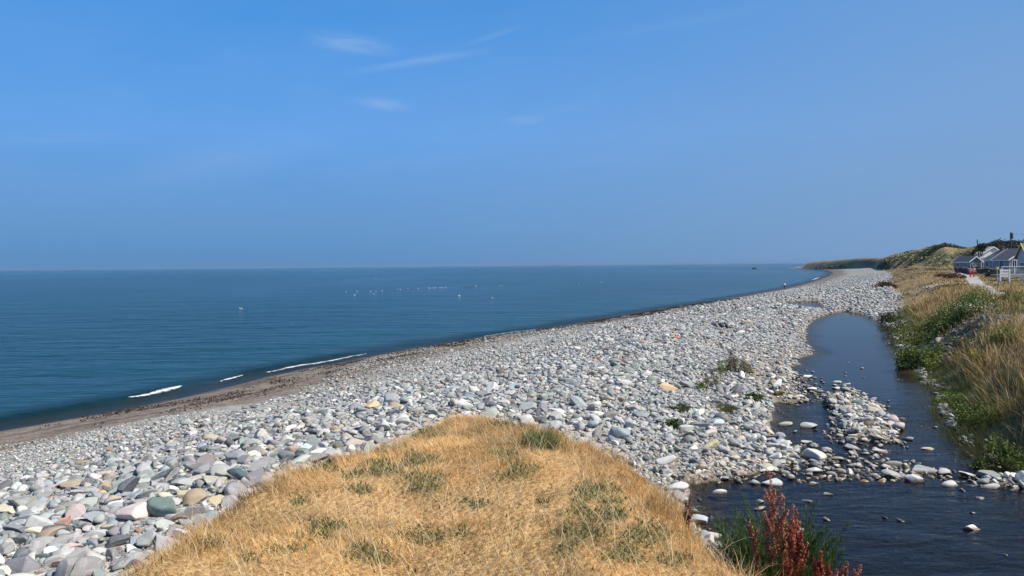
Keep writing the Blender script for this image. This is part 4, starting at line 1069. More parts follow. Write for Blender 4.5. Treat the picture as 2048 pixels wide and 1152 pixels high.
def foam(label, y0, y1, off, width, seed):
    """lacy foam riding the crest: a thin sheet that follows the water surface"""
    n = max(40, int((y1-y0)*8)); yy = np.linspace(y0, y1, n)
    k = (SHW[:, 1] > 10) & (SHW[:, 1] < 420); xs = np.interp(yy, SHW[k, 1], SHW[k, 0])
    T = np.stack([np.gradient(xs), np.gradient(yy)], -1); T /= np.linalg.norm(T, axis=1)[:, None]; N_ = np.stack([-T[:, 1], T[:, 0]], -1)
    cen = off + .35*(fbm(yy*.3, yy*0, 361+seed)-.5) - (fbm(xs*.35, yy*.35, 5)-.5)*1.2*sstep(20, 60, yy)*-1
    env_ = np.sin(np.linspace(0, 1, n)*PI)**.6*(.45+.9*fbm(yy*.9, yy*0, 371+seed)); V = []; Ed = []
    for s_ in np.linspace(-1, 1, 9):
        q = np.stack([xs, yy], -1) + N_*(cen + s_*width*env_)[:, None]; ds_, sg_ = seg_dist(q[:, 0], q[:, 1], SHORE)
        sdq = ds_*sg_ + (fbm(q[:, 0]*.35, q[:, 1]*.35, 5)-.5)*1.2*sstep(20, 60, q[:, 1])
        u = -sdq - (2.5 + .8*(fbm(q[:, 1]*.12, q[:, 0]*0, 111)-.5)); zz = wave_env(q[:, 0], q[:, 1])*.22*np.where(u > 0, np.exp(-(u/1.6)**2), np.exp(-(u/.45)**2))
        V.append(np.stack([q[:, 0], q[:, 1], zz + .05 + .05*(1-abs(s_))], -1)); Ed.append((1-abs(s_))*np.ones(n)*sstep(0, .25, env_))
    V = np.stack(V, 1); k = 9; i = np.arange(n-1)[:, None]*k+np.arange(k-1)[None]
    o = np_mesh('foam', V.reshape(-1, 3), np.stack([i, i+k, i+k+1, i+1], -1).reshape(-1, 4), M_FOAM, extra={'edge': np.stack(Ed, 1).ravel()})
    return props(o, label, 'foam', kind='stuff')
foam('white foam of the longest breaker along the shore', 48.3, 58.8, 1.1, .62, 1)
foam('short white foam crest at the lower left shore', 38.4, 42.6, 2.2, .42, 2)
foam('thin foam crest between the two breakers', 45.0, 47.6, 1.7, .40, 3)
foam('thin pale wash line along the middle shore', 72, 80, .7, .28, 4)
foam('small white wash at the far curve of the bay', 300, 345, 2.0, 1.6, 5)

#@@VEGEND
# ------------------------------------------------------------------ path and far coast
def ribbon(name, pts, wid, lift, m, label):
    P = [];
    for i in range(len(pts)-1):
        for t in np.linspace(0, 1, 14, endpoint=False): P.append((pts[i][0]+(pts[i+1][0]-pts[i][0])*t, pts[i][1]+(pts[i+1][1]-pts[i][1])*t))
    P = np.array(P); T = np.gradient(P, axis=0); T /= np.linalg.norm(T, axis=1)[:, None]; N_ = np.stack([T[:, 1], -T[:, 0]], -1)
    w_ = wid*(.85+.4*fbm(P[:, 0]*.2, P[:, 1]*.2, 401)); V = []
    for s in (-1, -.5, 0, .5, 1):
        q = P+N_*(w_*s/2)[:, None]; V.append(np.stack([q[:, 0], q[:, 1], height(q[:, 0], q[:, 1])+lift], -1))
    V = np.stack(V, 1); n, k = V.shape[:2]; i = np.arange(n-1)[:, None]*k+np.arange(k-1)[None]
    o = np_mesh(name, V.reshape(-1, 3), np.stack([i, i+1, i+k+1, i+k], -1).reshape(-1, 4), m); return props(o, label, 'path', kind='structure')
ribbon('path', PATHC, 1.5, .05, plain('path_gravel', (.30, .29, .275), .95, .2, 1.5), 'pale gravel footpath running through the dry grass to the bungalows')
def far_coast():
    n = 160; t = np.linspace(0, 1, n); V = []
    px = 900 + 720*t; hts = 34*(.25+.75*fbm(t*9, t*0, 411, 5))*sstep(0, .25, t)*sstep(1.0, .85, t)
    for k, (dy_, hk) in enumerate(((0, 0), (120, .7), (400, 1.0), (1600, .6), (1800, -.1))):
        y = 14500 + dy_ + 0*t; x = (px-1024)/F*y; V.append(np.stack([x, y, hts*hk-1], -1))
    V = np.stack(V, 1); k = 5; i = np.arange(n-1)[:, None]*k+np.arange(k-1)[None]
    o = np_mesh('far_coast_hills', V.reshape(-1, 3), np.stack([i, i+k, i+k+1, i+1], -1).reshape(-1, 4), plain('far_coast', (.12, .13, .08), .9, .3, .002)); props(o, 'faint low coast on the horizon across the bay', 'hills', kind='structure')
far_coast()

# ------------------------------------------------------------------ people
def skin(name, verts, edges, radii, m, parent=None, sub=2, root=0):
    me = bpy.data.meshes.new(name); me.from_pydata([Vector(v) for v in verts], edges, []); me.materials.append(m)
    o = bpy.data.objects.new(name, me); link(o, parent)
    md = o.modifiers.new('skin', 'SKIN'); md.use_smooth_shade = True
    if not me.skin_vertices: 
        bpy.context.view_layer.objects.active = o
    for i, r in enumerate(radii):
        sv = me.skin_vertices[0].data[i]; sv.radius = (r, r) if not isinstance(r, tuple) else r; sv.use_root = (i == root)
    s = o.modifiers.new('sub', 'SUBSURF'); s.levels = s.render_levels = sub
    return o
SKIN_M = plain('skin', (.50, .29, .20), .6, .08)
def person(label, x, y, heading, hgt, top, bottom, hair, stride=.22, skirt=False, armbend=.3, haircut=.11):
    k = hgt/1.75; z = gz_(x, y)
    mt = plain('shirt_cloth', top, .85, .12); mb = plain('trouser_cloth', bottom, .85, .12); mh = plain('hair', hair, .7, .25); msh = plain('shoe', (.06, .05, .05), .6, .2)
    s = stride
    J = dict(pel=(0, 0, .95), spine=(0, .01, 1.15), chest=(0, .0, 1.36), neck=(0, 0, 1.50), hb=(0, .01, 1.58), hm=(0, .02, 1.66), ht=(0, .01, 1.72))
    for sd, q in (('l', -1), ('r', 1)):
        f = s*q
        J['sh'+sd] = (q*.19, 0, 1.42); J['el'+sd] = (q*.235, -f*.5-.02, 1.16); J['wr'+sd] = (q*.235, -f*.9+.08, .93); J['ha'+sd] = (q*.23, -f*1.0+.11, .86)
        J['hi'+sd] = (q*.095, 0, .90); J['kn'+sd] = (q*.10, f*.55+.04, .50); J['an'+sd] = (q*.10, f*1.0-.02, .085); J['to'+sd] = (q*.105, f*1.0+.14, .035)
        for n_, (dx, dy, L) in enumerate([(-.028, .012, .080), (-.010, .018, .088), (.010, .018, .082), (.028, .012, .066)]):
            hx, hy, hz = J['ha'+sd]; J[f'f{n_}{sd}'] = (hx+dx*.5, hy+dy+dx*.4, hz-L)
        hx, hy, hz = J['ha'+sd]; J['th'+sd] = (hx-q*.03, hy+.045, hz-.01)
    names = list(J); idx = {n_: i for i, n_ in enumerate(names)}
    R = dict(pel=(.15, .105), spine=(.13, .095), chest=(.15, .105), neck=.055, hb=(.062, .075), hm=(.078, .095), ht=(.06, .075), sh=.055, el=.04, wr=.027, ha=(.04, .018), hi=.085, kn=.055, an=.037, to=(.04, .025), th=.011)
    def rad(n_):
        r = R.get(n_) or R.get(n_[:2]) or .009; return tuple(v*k for v in r) if isinstance(r, tuple) else r*k
    E_ = [('pel', 'spine'), ('spine', 'chest'), ('chest', 'neck'), ('neck', 'hb'), ('hb', 'hm'), ('hm', 'ht')]
    for sd in 'lr':
        E_ += [('chest', 'sh'+sd), ('sh'+sd, 'el'+sd), ('el'+sd, 'wr'+sd), ('wr'+sd, 'ha'+sd), ('pel', 'hi'+sd), ('hi'+sd, 'kn'+sd), ('kn'+sd, 'an'+sd), ('an'+sd, 'to'+sd), ('ha'+sd, 'th'+sd)] + [('ha'+sd, f'f{n_}{sd}') for n_ in range(4)]
    def sub(ns, grow, name, m, lv=2):
        ii = {n_: i for i, n_ in enumerate(ns)}
        V = [tuple(c*k for c in J[n_]) for n_ in ns]; E2 = [(ii[a], ii[b]) for a, b in E_ if a in ii and b in ii]
        rr_ = [(tuple(v+grow for v in rad(n_)) if isinstance(rad(n_), tuple) else rad(n_)+grow) for n_ in ns]
        return skin(name, V, E2, rr_, m, None, lv)
    body = sub(names, 0, 'person', SKIN_M); body.location = (x, y, z); body.rotation_euler = (0, 0, heading)
    props(body, label, 'person')
    sh = sub(['pel', 'spine', 'chest', 'shl', 'shr', 'ell', 'elr'], .014, 'shirt', mt); sh.parent = body
    tr = sub(['pel', 'hil', 'hir', 'knl', 'knr', 'anl', 'anr'], .018 if not skirt else .035, 'trousers', mb); tr.parent = body
    bm = bmesh.new(); bmesh.ops.create_icosphere(bm, subdivisions=3, radius=haircut*k)
    for v in bm.verts:
        v.co = Vector((v.co.x*.85, v.co.y*1.0-.012*k, v.co.z*1.05+1.675*k))
        if v.co.y > .055*k and v.co.z < 1.70*k: v.co.y = .055*k
    bm_obj('hair', bm, mh, body, True)
    for q in (-1, 1):
        bm = bmesh.new(); bmesh.ops.create_icosphere(bm, subdivisions=2, radius=.05*k)
        for v in bm.verts: v.co = Vector((v.co.x+q*.103*k, v.co.y*2.6+(s*q+.06)*k, max(v.co.z*.9, -.03)+.04*k))
        bm_obj('shoe', bm, msh, body, True)
        bm = bmesh.new(); bmesh.ops.create_icosphere(bm, subdivisions=1, radius=.011*k)
        for v in bm.verts: v.co += Vector((q*.032*k, .098*k, 1.655*k))
        bm_obj('eye', bm, msh, body, True)
    bm = bmesh.new(); bmesh.ops.create_icosphere(bm, subdivisions=1, radius=.016*k)
    for v in bm.verts: v.co = Vector((v.co.x*.8, v.co.y*1.4+.112*k, v.co.z*1.3+1.63*k))
    bm_obj('nose', bm, SKIN_M, body, True)
    bm = bmesh.new(); bmesh.ops.create_icosphere(bm, subdivisions=1, radius=.02*k)
    for v in bm.verts: v.co = Vector((v.co.x, v.co.y*.4+.100*k, v.co.z*.3+1.59*k))
    bm_obj('mouth', bm, plain('lips', (.35, .12, .1), .5, .1), body, True)
    return body
x, y = at(1941, 121); person('person in white top and bright red trousers walking on the path, left of the pair', x, y, 2.9, 1.72, (.72, .50, .50), (.62, .03, .06), (.45, .36, .25), .20)
x, y = at(1947.5, 120.3); person('person in pale pink top and red trousers walking on the path, right of the pair', x, y, 3.0, 1.78, (.75, .42, .44), (.60, .05, .09), (.62, .55, .42), .16)
x, y = at(1569.5, 186); z_ = gz_(x, y); person('person in white shirt and dark trousers standing at the water edge far along the beach', x, y, .4, 1.75, (.72, .74, .76), (.05, .055, .07), (.08, .06, .05), .06)

# ------------------------------------------------------------------ birds
M_WHITE = plain('white_feathers', (.80, .80, .78), .7, .05); M_GREYF = plain('grey_feathers', (.42, .45, .48), .7, .1); M_BLACK = plain('black_feathers', (.012, .012, .015), .45, .2); M_BEAK = plain('beak', (.55, .38, .06), .5, .1)
def bird_mesh(bm, L, up=0.0, neck=.35):
    """plump body, tail, neck and head of a bird, length L, along +X"""
    bmesh.ops.create_icosphere(bm, subdivisions=3, radius=1)
    for v in bm.verts:
        x_, y_, z_ = v.co; t = (x_+1)/2
        w_ = .26*(math.sin(min(1, t*1.15+.08)*PI*.92)**.7 if t < .9 else .5*math.sqrt(max(0, 1-((t-.9)/.1)**2))*.8+.02)
        v.co = Vector((x_*.5, y_*w_, z_*w_*.85 + .16 + .10*max(0, x_)+(-.02 if x_ < -.6 else 0)))
    tube(bm, (.36, 0, .22), (.44, 0, .22+neck), .10, .065, 8)
    r = bmesh.ops.create_icosphere(bm, subdivisions=2, radius=.095)
    for v in r['verts']: v.co = Vector((v.co.x*1.25+.47, v.co.y, v.co.z*.95+.25+neck))
    for v in bm.verts:
        v.co *= L
        if up: v.co = Matrix.Rotation(-up, 3, 'Y') @ v.co
def make_bird(name, L, m, wingm, beakm, up=0, neck=.22, lift=0, legs=False):
    root = empty(name, (0, 0, 0)); bm = bmesh.new(); bird_mesh(bm, L, up, neck)
    for v in bm.verts: v.co.z += lift
    bm_obj('body', bm, m, root, True); R_ = Matrix.Rotation(-up, 3, 'Y')
    for q in (-1, 1):
        bm = bmesh.new(); bmesh.ops.create_icosphere(bm, subdivisions=2, radius=1)
        for v in bm.verts:
            v.co = Vector((v.co.x*.40-.12, q*(.20-.09*abs(v.co.x))+v.co.y*.05, v.co.z*.13*(1-.4*max(0, -v.co.x))+.22))*L; v.co = R_ @ v.co; v.co.z += lift
        bm_obj('wing', bm, wingm, root, True)
    bm = bmesh.new(); a = R_ @ (Vector((.57, 0, .245+neck))*L); b_ = R_ @ (Vector((.72, 0, .225+neck))*L); a.z += lift; b_.z += lift; tube(bm, a, b_, .035*L, .008*L, 6); bm_obj('beak', bm, beakm, root)
    if legs:
        for q in (-1, 1):
            bm = bmesh.new(); tube(bm, (0, q*.07*L, lift+.12*L), (.02, q*.07*L, 0), .012*L, .009*L, 5); tube(bm, (.02, q*.07*L, .005), (.14*L, q*.09*L, .005), .008*L, .005*L, 5); bm_obj('leg', bm, beakm, root)
    return root
def copy_thing(o):
    c = o.copy(); COL.objects.link(c)
    for ch in list(o.children):
        d = ch.copy(); COL.objects.link(d); d.parent = c
    return c
gull = make_bird('seabird', .62, M_WHITE, M_GREYF, M_BEAK, 0, .16, -.05)
BIRDS = [(482, 618.5, 'lone white seabird floating far left of the others on the sea'), (692, 584, 'white seabird floating at the left end of the broken line of birds'),
 (709, 590.5, 'small seabird floating just below the left end of the bird line'), (714, 583, 'white seabird floating second from the left in the bird line'),
 (741, 583, 'seabird floating at the left of the cluster of four'), (748, 588, 'seabird floating lowest in the cluster of four'), (752, 583, 'seabird floating in the middle of the cluster of four'),
 (764, 582, 'white seabird floating at the right of the cluster of four'), (795, 579, 'white seabird floating at the left end of the long middle row'), (801, 579, 'seabird close behind the leftmost bird of the long middle row'),
 (816, 577, 'seabird third from the left in the long middle row'), (827, 576, 'white seabird fourth from the left in the long middle row'), (837, 578, 'seabird at the right end of the first half of the middle row'),
 (857, 576, 'seabird leading the second half of the middle row'), (860, 578.3, 'seabird just below the leader of the second half of the row'), (865, 576, 'seabird third in the second half of the middle row'),
 (870, 576, 'seabird fourth in the second half of the middle row'), (880, 575.5, 'seabird left of the last two birds of the middle row'), (885, 575.5, 'seabird last but one in the middle row'), (891, 575, 'seabird at the right end of the middle row'),
 (918, 592, 'bright white seabird floating alone below the right of the middle row'), (985, 597, 'bright white seabird floating nearest the beach, right of the other lone one'), (952, 572, 'white seabird right of the four dark seabirds'),
 (1000, 572, 'white seabird floating farthest right of the bird line'), (1005, 571, 'small seabird just behind the farthest right white one'), (1157, 569, 'tiny seabird floating far out right of the line'), (1203, 564, 'tiny distant seabird floating off the far beach'), (752, 555, 'very distant pale seabird above the left of the bird line')]
for i, (px, py, lab) in enumerate(BIRDS):
    o = gull if i == 0 else copy_thing(gull); x, y = pl(px, py, .02); o.location = (x, y, .02); o.rotation_euler = (0, 0, random.uniform(-.6, .6)+(PI if i % 3 == 0 else 0)); o.scale = [.95 if 'bright' in lab or 'lone' in lab else .8]*3
    props(o, lab, 'bird', 'seabirds floating on the sea')
dark = make_bird('dark_seabird', .55, M_BLACK, M_BLACK, M_BEAK, .5, .25, 0)
for i, px in enumerate((930, 934.5, 938.5, 944)):
    o = dark if i == 0 else copy_thing(dark); x, y = pl(px, 575, .0); o.location = (x, y, -.02); o.rotation_euler = (0, 0, .3*i)
    props(o, f'{["first", "second", "third", "fourth"][i]} from the left of four small dark upright seabirds', 'bird', 'dark seabirds on the sea')
crow = make_bird('crow', .50, M_BLACK, M_BLACK, M_BLACK, .45, .12, .14, True)
for i, (px, py, a, lab) in enumerate([(1440, 661, 2.6, 'black crow standing on the cobbles, head down, left of two'), (1453, 663, 2.0, 'black crow standing upright on the cobbles, right of two')]):
    o = crow if i == 0 else copy_thing(crow); x, y = beach_at(px, py); o.location = (x, y, gz_(x, y)+.12); o.rotation_euler = (0, 0, a); props(o, lab, 'bird', 'crows on the cobbles'); o.scale = (1.0,)*3

# sea rock
x, y = pl(1512, 537.5, 0); r_ = np.random.default_rng(9); v = stone_shape(I4, r_)*np.array([4.6, 3, 3.2]); v[:, 0] += .8*np.sin(v[:, 2]); v[:, 2] += .5*np.sin(v[:, 0]*1.3)
o = np_mesh('sea_rock', v, F4_, plain('wet_rock', (.035, .033, .03), .6, .4, 1.0)); o.location = (x, y, .3); props(o, 'black rock standing in the sea off the far end of the beach', 'rock')

# ------------------------------------------------------------------ bungalows beyond the path
W_GREY = plain('grey_wall', (.30, .33, .38), .85, .12, 1.2, .1); W_WHITE = plain('white_wall', (.80, .80, .78), .8, .06, 1.0); R_SLATE = plain('slate_roof', (.075, .08, .10), .7, .25, 3.0, .2); TRIM = plain('white_trim', (.82, .82, .80), .6, .04)
GLASS = plain('window_glass', (.02, .03, .04), .12, .2); YEL = plain('yellow_trim', (.72, .62, .18), .6, .06); BRICK = plain('chimney_brick', (.22, .10, .07), .9, .25, 5); WOODG = plain('weathered_wood', (.36, .35, .34), .85, .25, 4); GREENW = plain('green_grey_wall', (.25, .30, .29), .85, .12)
def gable_house(label, x, y, rz, L, D, eave, ridge, wallm, roofm, trimm, wins=(), doors=(), chim=None, over=.3, z=None, gw=None):
    """ridge along local X; front faces local -Y; wins/doors on the front: (x, z, w, h) ; gw: windows on the left gable (y, z, w, h)"""
    z = gz_(x, y)-.1 if z is None else z
    root = empty('bungalow', (x, y, z), rz, label=label, category='house', group='bungalows beside the path')
    bm = bmesh.new(); h2 = D/2
    prof = [(-h2, 0), (h2, 0), (h2, eave), (0, ridge), (-h2, eave)]
    prism(bm, [(-L/2, p, q) for p, q in prof], (L, 0, 0)); wl = bm_obj('wall', bm, wallm, root)
    sl = (ridge-eave)/h2; bm = bmesh.new()
    for q in (-1, 1):
        a = (q*(h2+over), eave-over*sl+.03); b_ = (0, ridge+.03); t_ = .14
        prism(bm, [(-L/2-over, a[0], a[1]), (-L/2-over, b_[0], b_[1]), (-L/2-over, b_[0], b_[1]+t_), (-L/2-over, a[0], a[1]+t_)], (L+2*over, 0, 0))
    rf = bm_obj('roof', bm, roofm, root)
    for e_ in (-1, 1):
        bm = bmesh.new(); xx = e_*(L/2+over+.03)
        for q in (-1, 1):
            prism(bm, [(xx, q*(h2+over+.05), eave-over*sl-.10), (xx, 0, ridge-.06), (xx, 0, ridge+.22), (xx, q*(h2+over+.05), eave-over*sl+.2)], (e_*.06, 0, 0))
        bm_obj('bargeboard', bm, trimm, root)
    bm = bmesh.new(); bx(bm, -L/2-over, L/2+over, -h2-over-.07, -h2-over, eave-over*sl-.08, eave-over*sl+.14); bm_obj('gutter_board', bm, trimm, root)
    def opening(cx, cz, w_, h_, side, door=False):
        def T(u, d_, v): return (u, -h2-d_, v) if side == 'f' else (L/2+d_, u, v)
        bm = bmesh.new()
        for (u0, u1, v0, v1) in ((cx-w_/2-.09, cx-w_/2, cz-.09, cz+h_+.09), (cx+w_/2, cx+w_/2+.09, cz-.09, cz+h_+.09), (cx-w_/2, cx+w_/2, cz+h_, cz+h_+.09), (cx-w_/2, cx+w_/2, cz-.09, cz)) + (() if door else ((cx-.03, cx+.03, cz, cz+h_),)):
            p0 = T(u0, .0, v0); p1 = T(u1, .09, v1); bx(bm, min(p0[0], p1[0]), max(p0[0], p1[0]), min(p0[1], p1[1]), max(p0[1], p1[1]), v0, v1)
        fr = bm_obj('door' if door else 'window', bm, TRIM, root)
        bm = bmesh.new(); p0 = T(cx-w_/2, .0, cz); p1 = T(cx+w_/2, .035, cz+h_); bx(bm, min(p0[0], p1[0]), max(p0[0], p1[0]), min(p0[1], p1[1]), max(p0[1], p1[1]), cz, cz+h_); bm_obj('door_panel' if door else 'pane', bm, GLASS, fr)
    for q in wins: opening(*q, 'f')
    for q in doors: opening(*q, 'f', True)
    for q in (gw or ()): opening(*q, 'g')
    if chim:
        bm = bmesh.new(); bx(bm, chim-.3, chim+.3, -.3, .3, ridge-.5, ridge+.8); bx(bm, chim-.36, chim+.36, -.36, .36, ridge+.8, ridge+.92); tube(bm, (chim, 0, ridge+.9), (chim, 0, ridge+1.25), .12, .1, 8); bm_obj('chimney', bm, BRICK, rf)
    return root
HG = 4.7
def by_corner(px, dist, L, D, rz=-90):
    """centre of a house from the corner between its sea side and its near gable"""
    x, y = at(px, dist); a = math.radians(rz); fx, fy = math.cos(a), math.sin(a)      # local +X: towards the near gable
    bx_, by_ = -math.sin(a), math.cos(a)                                               # local +Y: away from the sea side
    return x - fx*L/2 + bx_*D/2, y - fy*L/2 + by_*D/2
def house_at(label, px, dist, L, D, eave, ridge, *a, rz=-90, **k):
    x, y = by_corner(px, dist, L, D, rz); return gable_house(label, x, y, math.radians(rz), L, D, eave, ridge, *a, **k)
house_at('white gabled bungalow standing behind the grey ones', 1967, 196, 2.6, 5.0, 3.4, 4.95, W_WHITE, plain('pale_roof', (.42, .42, .42), .7, .15, 3), TRIM, z=HG+1.0, over=.2, gw=((-1.2, .9, .9, 1.0), (1.1, .9, .9, 1.0)), wins=((.2, .9, 1.0, 1.1),))
house_at('small white flat-fronted annexe left of the white gabled bungalow', 1960, 184, 2.4, 1.5, 2.9, 3.1, W_WHITE, R_SLATE, TRIM, z=HG+.2, gw=((0, .2, .8, 1.6),), over=.1)
house_at('low green-grey bungalow with white fascia at the left end of the row', 1940, 178, 6.5, 2.6, 2.05, 3.1, GREENW, R_SLATE, TRIM, z=HG+.25, wins=((-1.5, .8, 1.2, .8), (1.4, .8, .9, .8)), gw=((-.4, .8, .7, .8), (.6, .8, .5, .7)))
house_at('grey bungalow with dark slate roof in the middle of the row', 2000, 166, 5.6, 7.2, 2.5, 4.5, W_GREY, R_SLATE, TRIM, z=HG+.2, wins=((-1.6, .85, 1.1, 1.1),), doors=((1.1, .1, 1.3, 2.0),), chim=-1.8, gw=((-2, .8, .9, 1.1),))
house_at('blue-grey bungalow with white bargeboard behind the white deck', 2018.5, 150, 5.0, 6.4, 2.4, 4.5, plain('blue_grey_wall', (.33, .36, .41), .85, .1), R_SLATE, TRIM, z=HG+.2, wins=((.3, .75, 1.2, 1.3),), gw=((-2.2, .7, .8, 1.5), (-.9, .1, .7, 2.0), (.6, .7, .8, 1.3)))
x, y = at(2045, 112); gable_house('narrow house end with bright yellow bargeboard cut by the right edge', x+3, y, math.radians(180), 6, 2.4, 2.95, 4.75, plain('pale_wall', (.50, .52, .55), .8, .1), R_SLATE, YEL, z=HG, gw=((0, .8, .8, 1.2),), over=.25)
# lean-to window bay with white top before the blue-grey house
def deck():
    x0, y0 = at(2004, 96); root = empty('deck', (x0, y0, 0), math.radians(-8), label='raised grey timber deck with white railing at the right edge', category='deck'); g = gz_(x0, y0); Lk = 7.5; zt = 5.25
    bm = bmesh.new(); bx(bm, 0, Lk, 0, 3.0, zt-.22, zt); bm_obj('floor_boards', bm, WOODG, root)
    bm = bmesh.new(); bx(bm, -.05, Lk+.05, -.08, 0, zt-.34, zt+.02); bm_obj('fascia', bm, WOODG, root)
    for k in range(4):
        bm = bmesh.new(); xx = .1+k*2.4; bx(bm, xx-.07, xx+.07, .05, .19, g-.6, zt-.22); bm_obj('leg', bm, TRIM if k == 1 else WOODG, root)
    for k in range(6):
        bm = bmesh.new(); xx = .05+k*1.45; bx(bm, xx-.05, xx+.05, -.02, .08, zt, zt+.98); bm_obj('post', bm, TRIM, root)
    bm = bmesh.new(); bx(bm, -.05, Lk, -.05, .11, zt+.98, zt+1.06); bm_obj('handrail', bm, TRIM, root)
    bm = bmesh.new()
    for k in range(58): xx = .1+k*.125; bx(bm, xx, xx+.045, .0, .045, zt+.08, zt+.9)
    bx(bm, 0, Lk, -.02, .07, zt+.9, zt+.95); bx(bm, 0, Lk, -.02, .07, zt+.06, zt+.11); bm_obj('balustrade', bm, WOODG, root)
    bm = bmesh.new(); prism(bm, [(.2, .02, g+.2), (.45, .02, g+.1), (2.3, .02, zt-.4), (2.05, .02, zt-.3)], (0, .08, 0)); bm_obj('brace', bm, WOODG, root)
deck()
x0, y0 = at(2001, 92); g = gz_(x0, y0); root = empty('gate', (x0, y0, g), math.radians(-6), label='short white board gate at the left end of the deck', category='gate')
for q in (0, 1.05):
    bm = bmesh.new(); bx(bm, q-.07, q+.07, -.07, .07, -.4, 1.75); bm_obj('post', bm, TRIM, root)
for q in range(3):
    bm = bmesh.new(); bx(bm, .09, .96, -.05, .03, .78+q*.34, .98+q*.34); bm_obj('board', bm, TRIM, root)
x0, y0 = at(1994, 96); g = gz_(x0, y0); root = empty('marker_post', (x0, y0, g), 0, label='thin footpath post with yellow top left of the white gate', category='post')
bm = bmesh.new(); tube(bm, (0, 0, -.3), (0, 0, 1.55), .07, .07, 8); bm_obj('shaft', bm, WOODG, root); bm = bmesh.new(); tube(bm, (0, 0, 1.55), (0, 0, 1.9), .16, .16, 10); bm_obj('cap', bm, YEL, root)
# dark stone wall before the bungalows
def stone_wall(label, pts, h, th, col, seed):
    r = np.random.default_rng(seed); Vs, Fs, Cs = [], [], []; off = 0
    sh = [stone_shape(I2, r) for _ in range(8)]
    for i in range(len(pts)-1):
        a, b_ = np.array(pts[i]), np.array(pts[i+1]); L = np.linalg.norm(b_-a)
        for s_ in np.arange(0, L, .34):
            for hz in np.arange(.1, h, .24):
                p = a+(b_-a)*((s_+r.uniform(-.1, .1))/L); z = gz_(*p)
                for q in (-th/2, th/2):
                    v = sh[r.integers(8)]*np.array([.24, .2, .22])*r.uniform(.85, 1.25)+np.array([p[0], p[1]+q, z+hz]); Vs.append(v); Fs.append(F2+off); off += len(v); Cs.append(np.tile(np.array(col)*r.uniform(.6, 1.4), (len(v), 1)))
    o = np_mesh('stone_wall', np.concatenate(Vs), np.concatenate(Fs), M_STONE, np.concatenate(Cs)); return props(o, label, 'wall', 'stone walls before the bungalows')
stone_wall('low dark brown stone wall below the bungalows, left stretch', [at(1912, 172), at(1930, 160), at(1950, 150)], 1.3, .5, (.12, .085, .07), 71)
stone_wall('low dark stone wall in front of the grey bungalow, right stretch', [at(1953, 150), at(1972, 143), at(1990, 138)], 1.2, .5, (.10, .085, .07), 72)
# scattered ruin stones and mounds in the dry grass
for i, (px, dist, rx, rz, lab) in enumerate([(1908, 112, 1.5, .7, 'reddish brown dry bramble heap in the grass left of the path'), (1889, 128, 1.6, .6, 'smaller brown bramble heap beyond the reddish one'), (1772, 105, 1.6, .7, 'dark brown scrub where the far cobbles meet the dry grass')]):
    x, y = at(px, dist); bush('bramble', lab, 'bush', x, y, rx, rz, 1500, .14, [(.12, .06, .04), (.17, .09, .055), (.08, .06, .03)], [2, 2, 1], 480+i, group='bramble heaps')
for i, (px, dist, rx, rz, lab) in enumerate([(1992, 118, 1.6, 1.1, 'dark green shrub below the left end of the white deck'), (1985, 150, 2.5, 1.0, 'brown-green hedge shrub before the grey bungalow'), (1952, 176, 2.2, 1.3, 'dark shrub against the green-grey bungalow'), (2036, 118, 2.4, .9, 'shrub in the shade under the deck')]):
    x, y = at(px, dist); bush('garden_shrub', lab, 'bush', x, y, rx, rz, 2200, .14, [(.04, .055, .02), (.07, .08, .03)], [2, 1], 490+i, group='shrubs round the bungalows')
for i, (px, dist, rx, lab) in enumerate([(1972, 232, 6, 'dark hedge on the skyline left of the white gable'), (1996, 226, 8, 'dark hedge on the skyline above the grey roofs'), (2024, 220, 9, 'dark hedge on the skyline behind the poles'), (2052, 215, 8, 'dark hedge on the skyline at the right edge')]):
    x, y = at(px, dist); bush('hedge', lab, 'hedge', x, y, rx, 1.6, 3200, .3, [(.035, .05, .02), (.06, .075, .03)], [2, 1], 495+i, ry=1.6, group='hedges on the skyline')
# wind-bent tree
x, y = at(1961, 185); z = gz_(x, y); root = empty('tree', (x, y, z), label='small dark wind-bent tree beside the leaning pole', category='tree'); r_ = np.random.default_rng(14)
zt = pdir(1961, 185, 489)[1]-z
bm = bmesh.new(); tube(bm, (0, 0, -.3), (.2, 0, zt*.55), .22, .14, 8); tube(bm, (.2, 0, zt*.55), (-.5, 0, zt*.9), .12, .05, 6); tube(bm, (.2, 0, zt*.55), (.9, .2, zt*.85), .12, .04, 6); tube(bm, (.2, 0, zt*.5), (.4, -.4, zt), .1, .03, 6); bm_obj('trunk', bm, M_TWIG, root)
K = [(-.3, 0, zt*.93), (.2, 0, zt*.97), (.5, .2, zt*.88), (.1, -.3, zt*.8), (.9, 0, zt*.92)]; P = np.concatenate([np.array(k_)+r_.normal(size=(420, 3))*np.array([.30, .3, .24]) for k_ in K])
V, Fq, cq = leaf_cloud(P, .16, pick_cols(r_, len(P), [(.02, .032, .014), (.035, .05, .02)], [1, 1]), r_); np_mesh('crown', V, Fq, M_LEAF, cq, root, smooth=False)
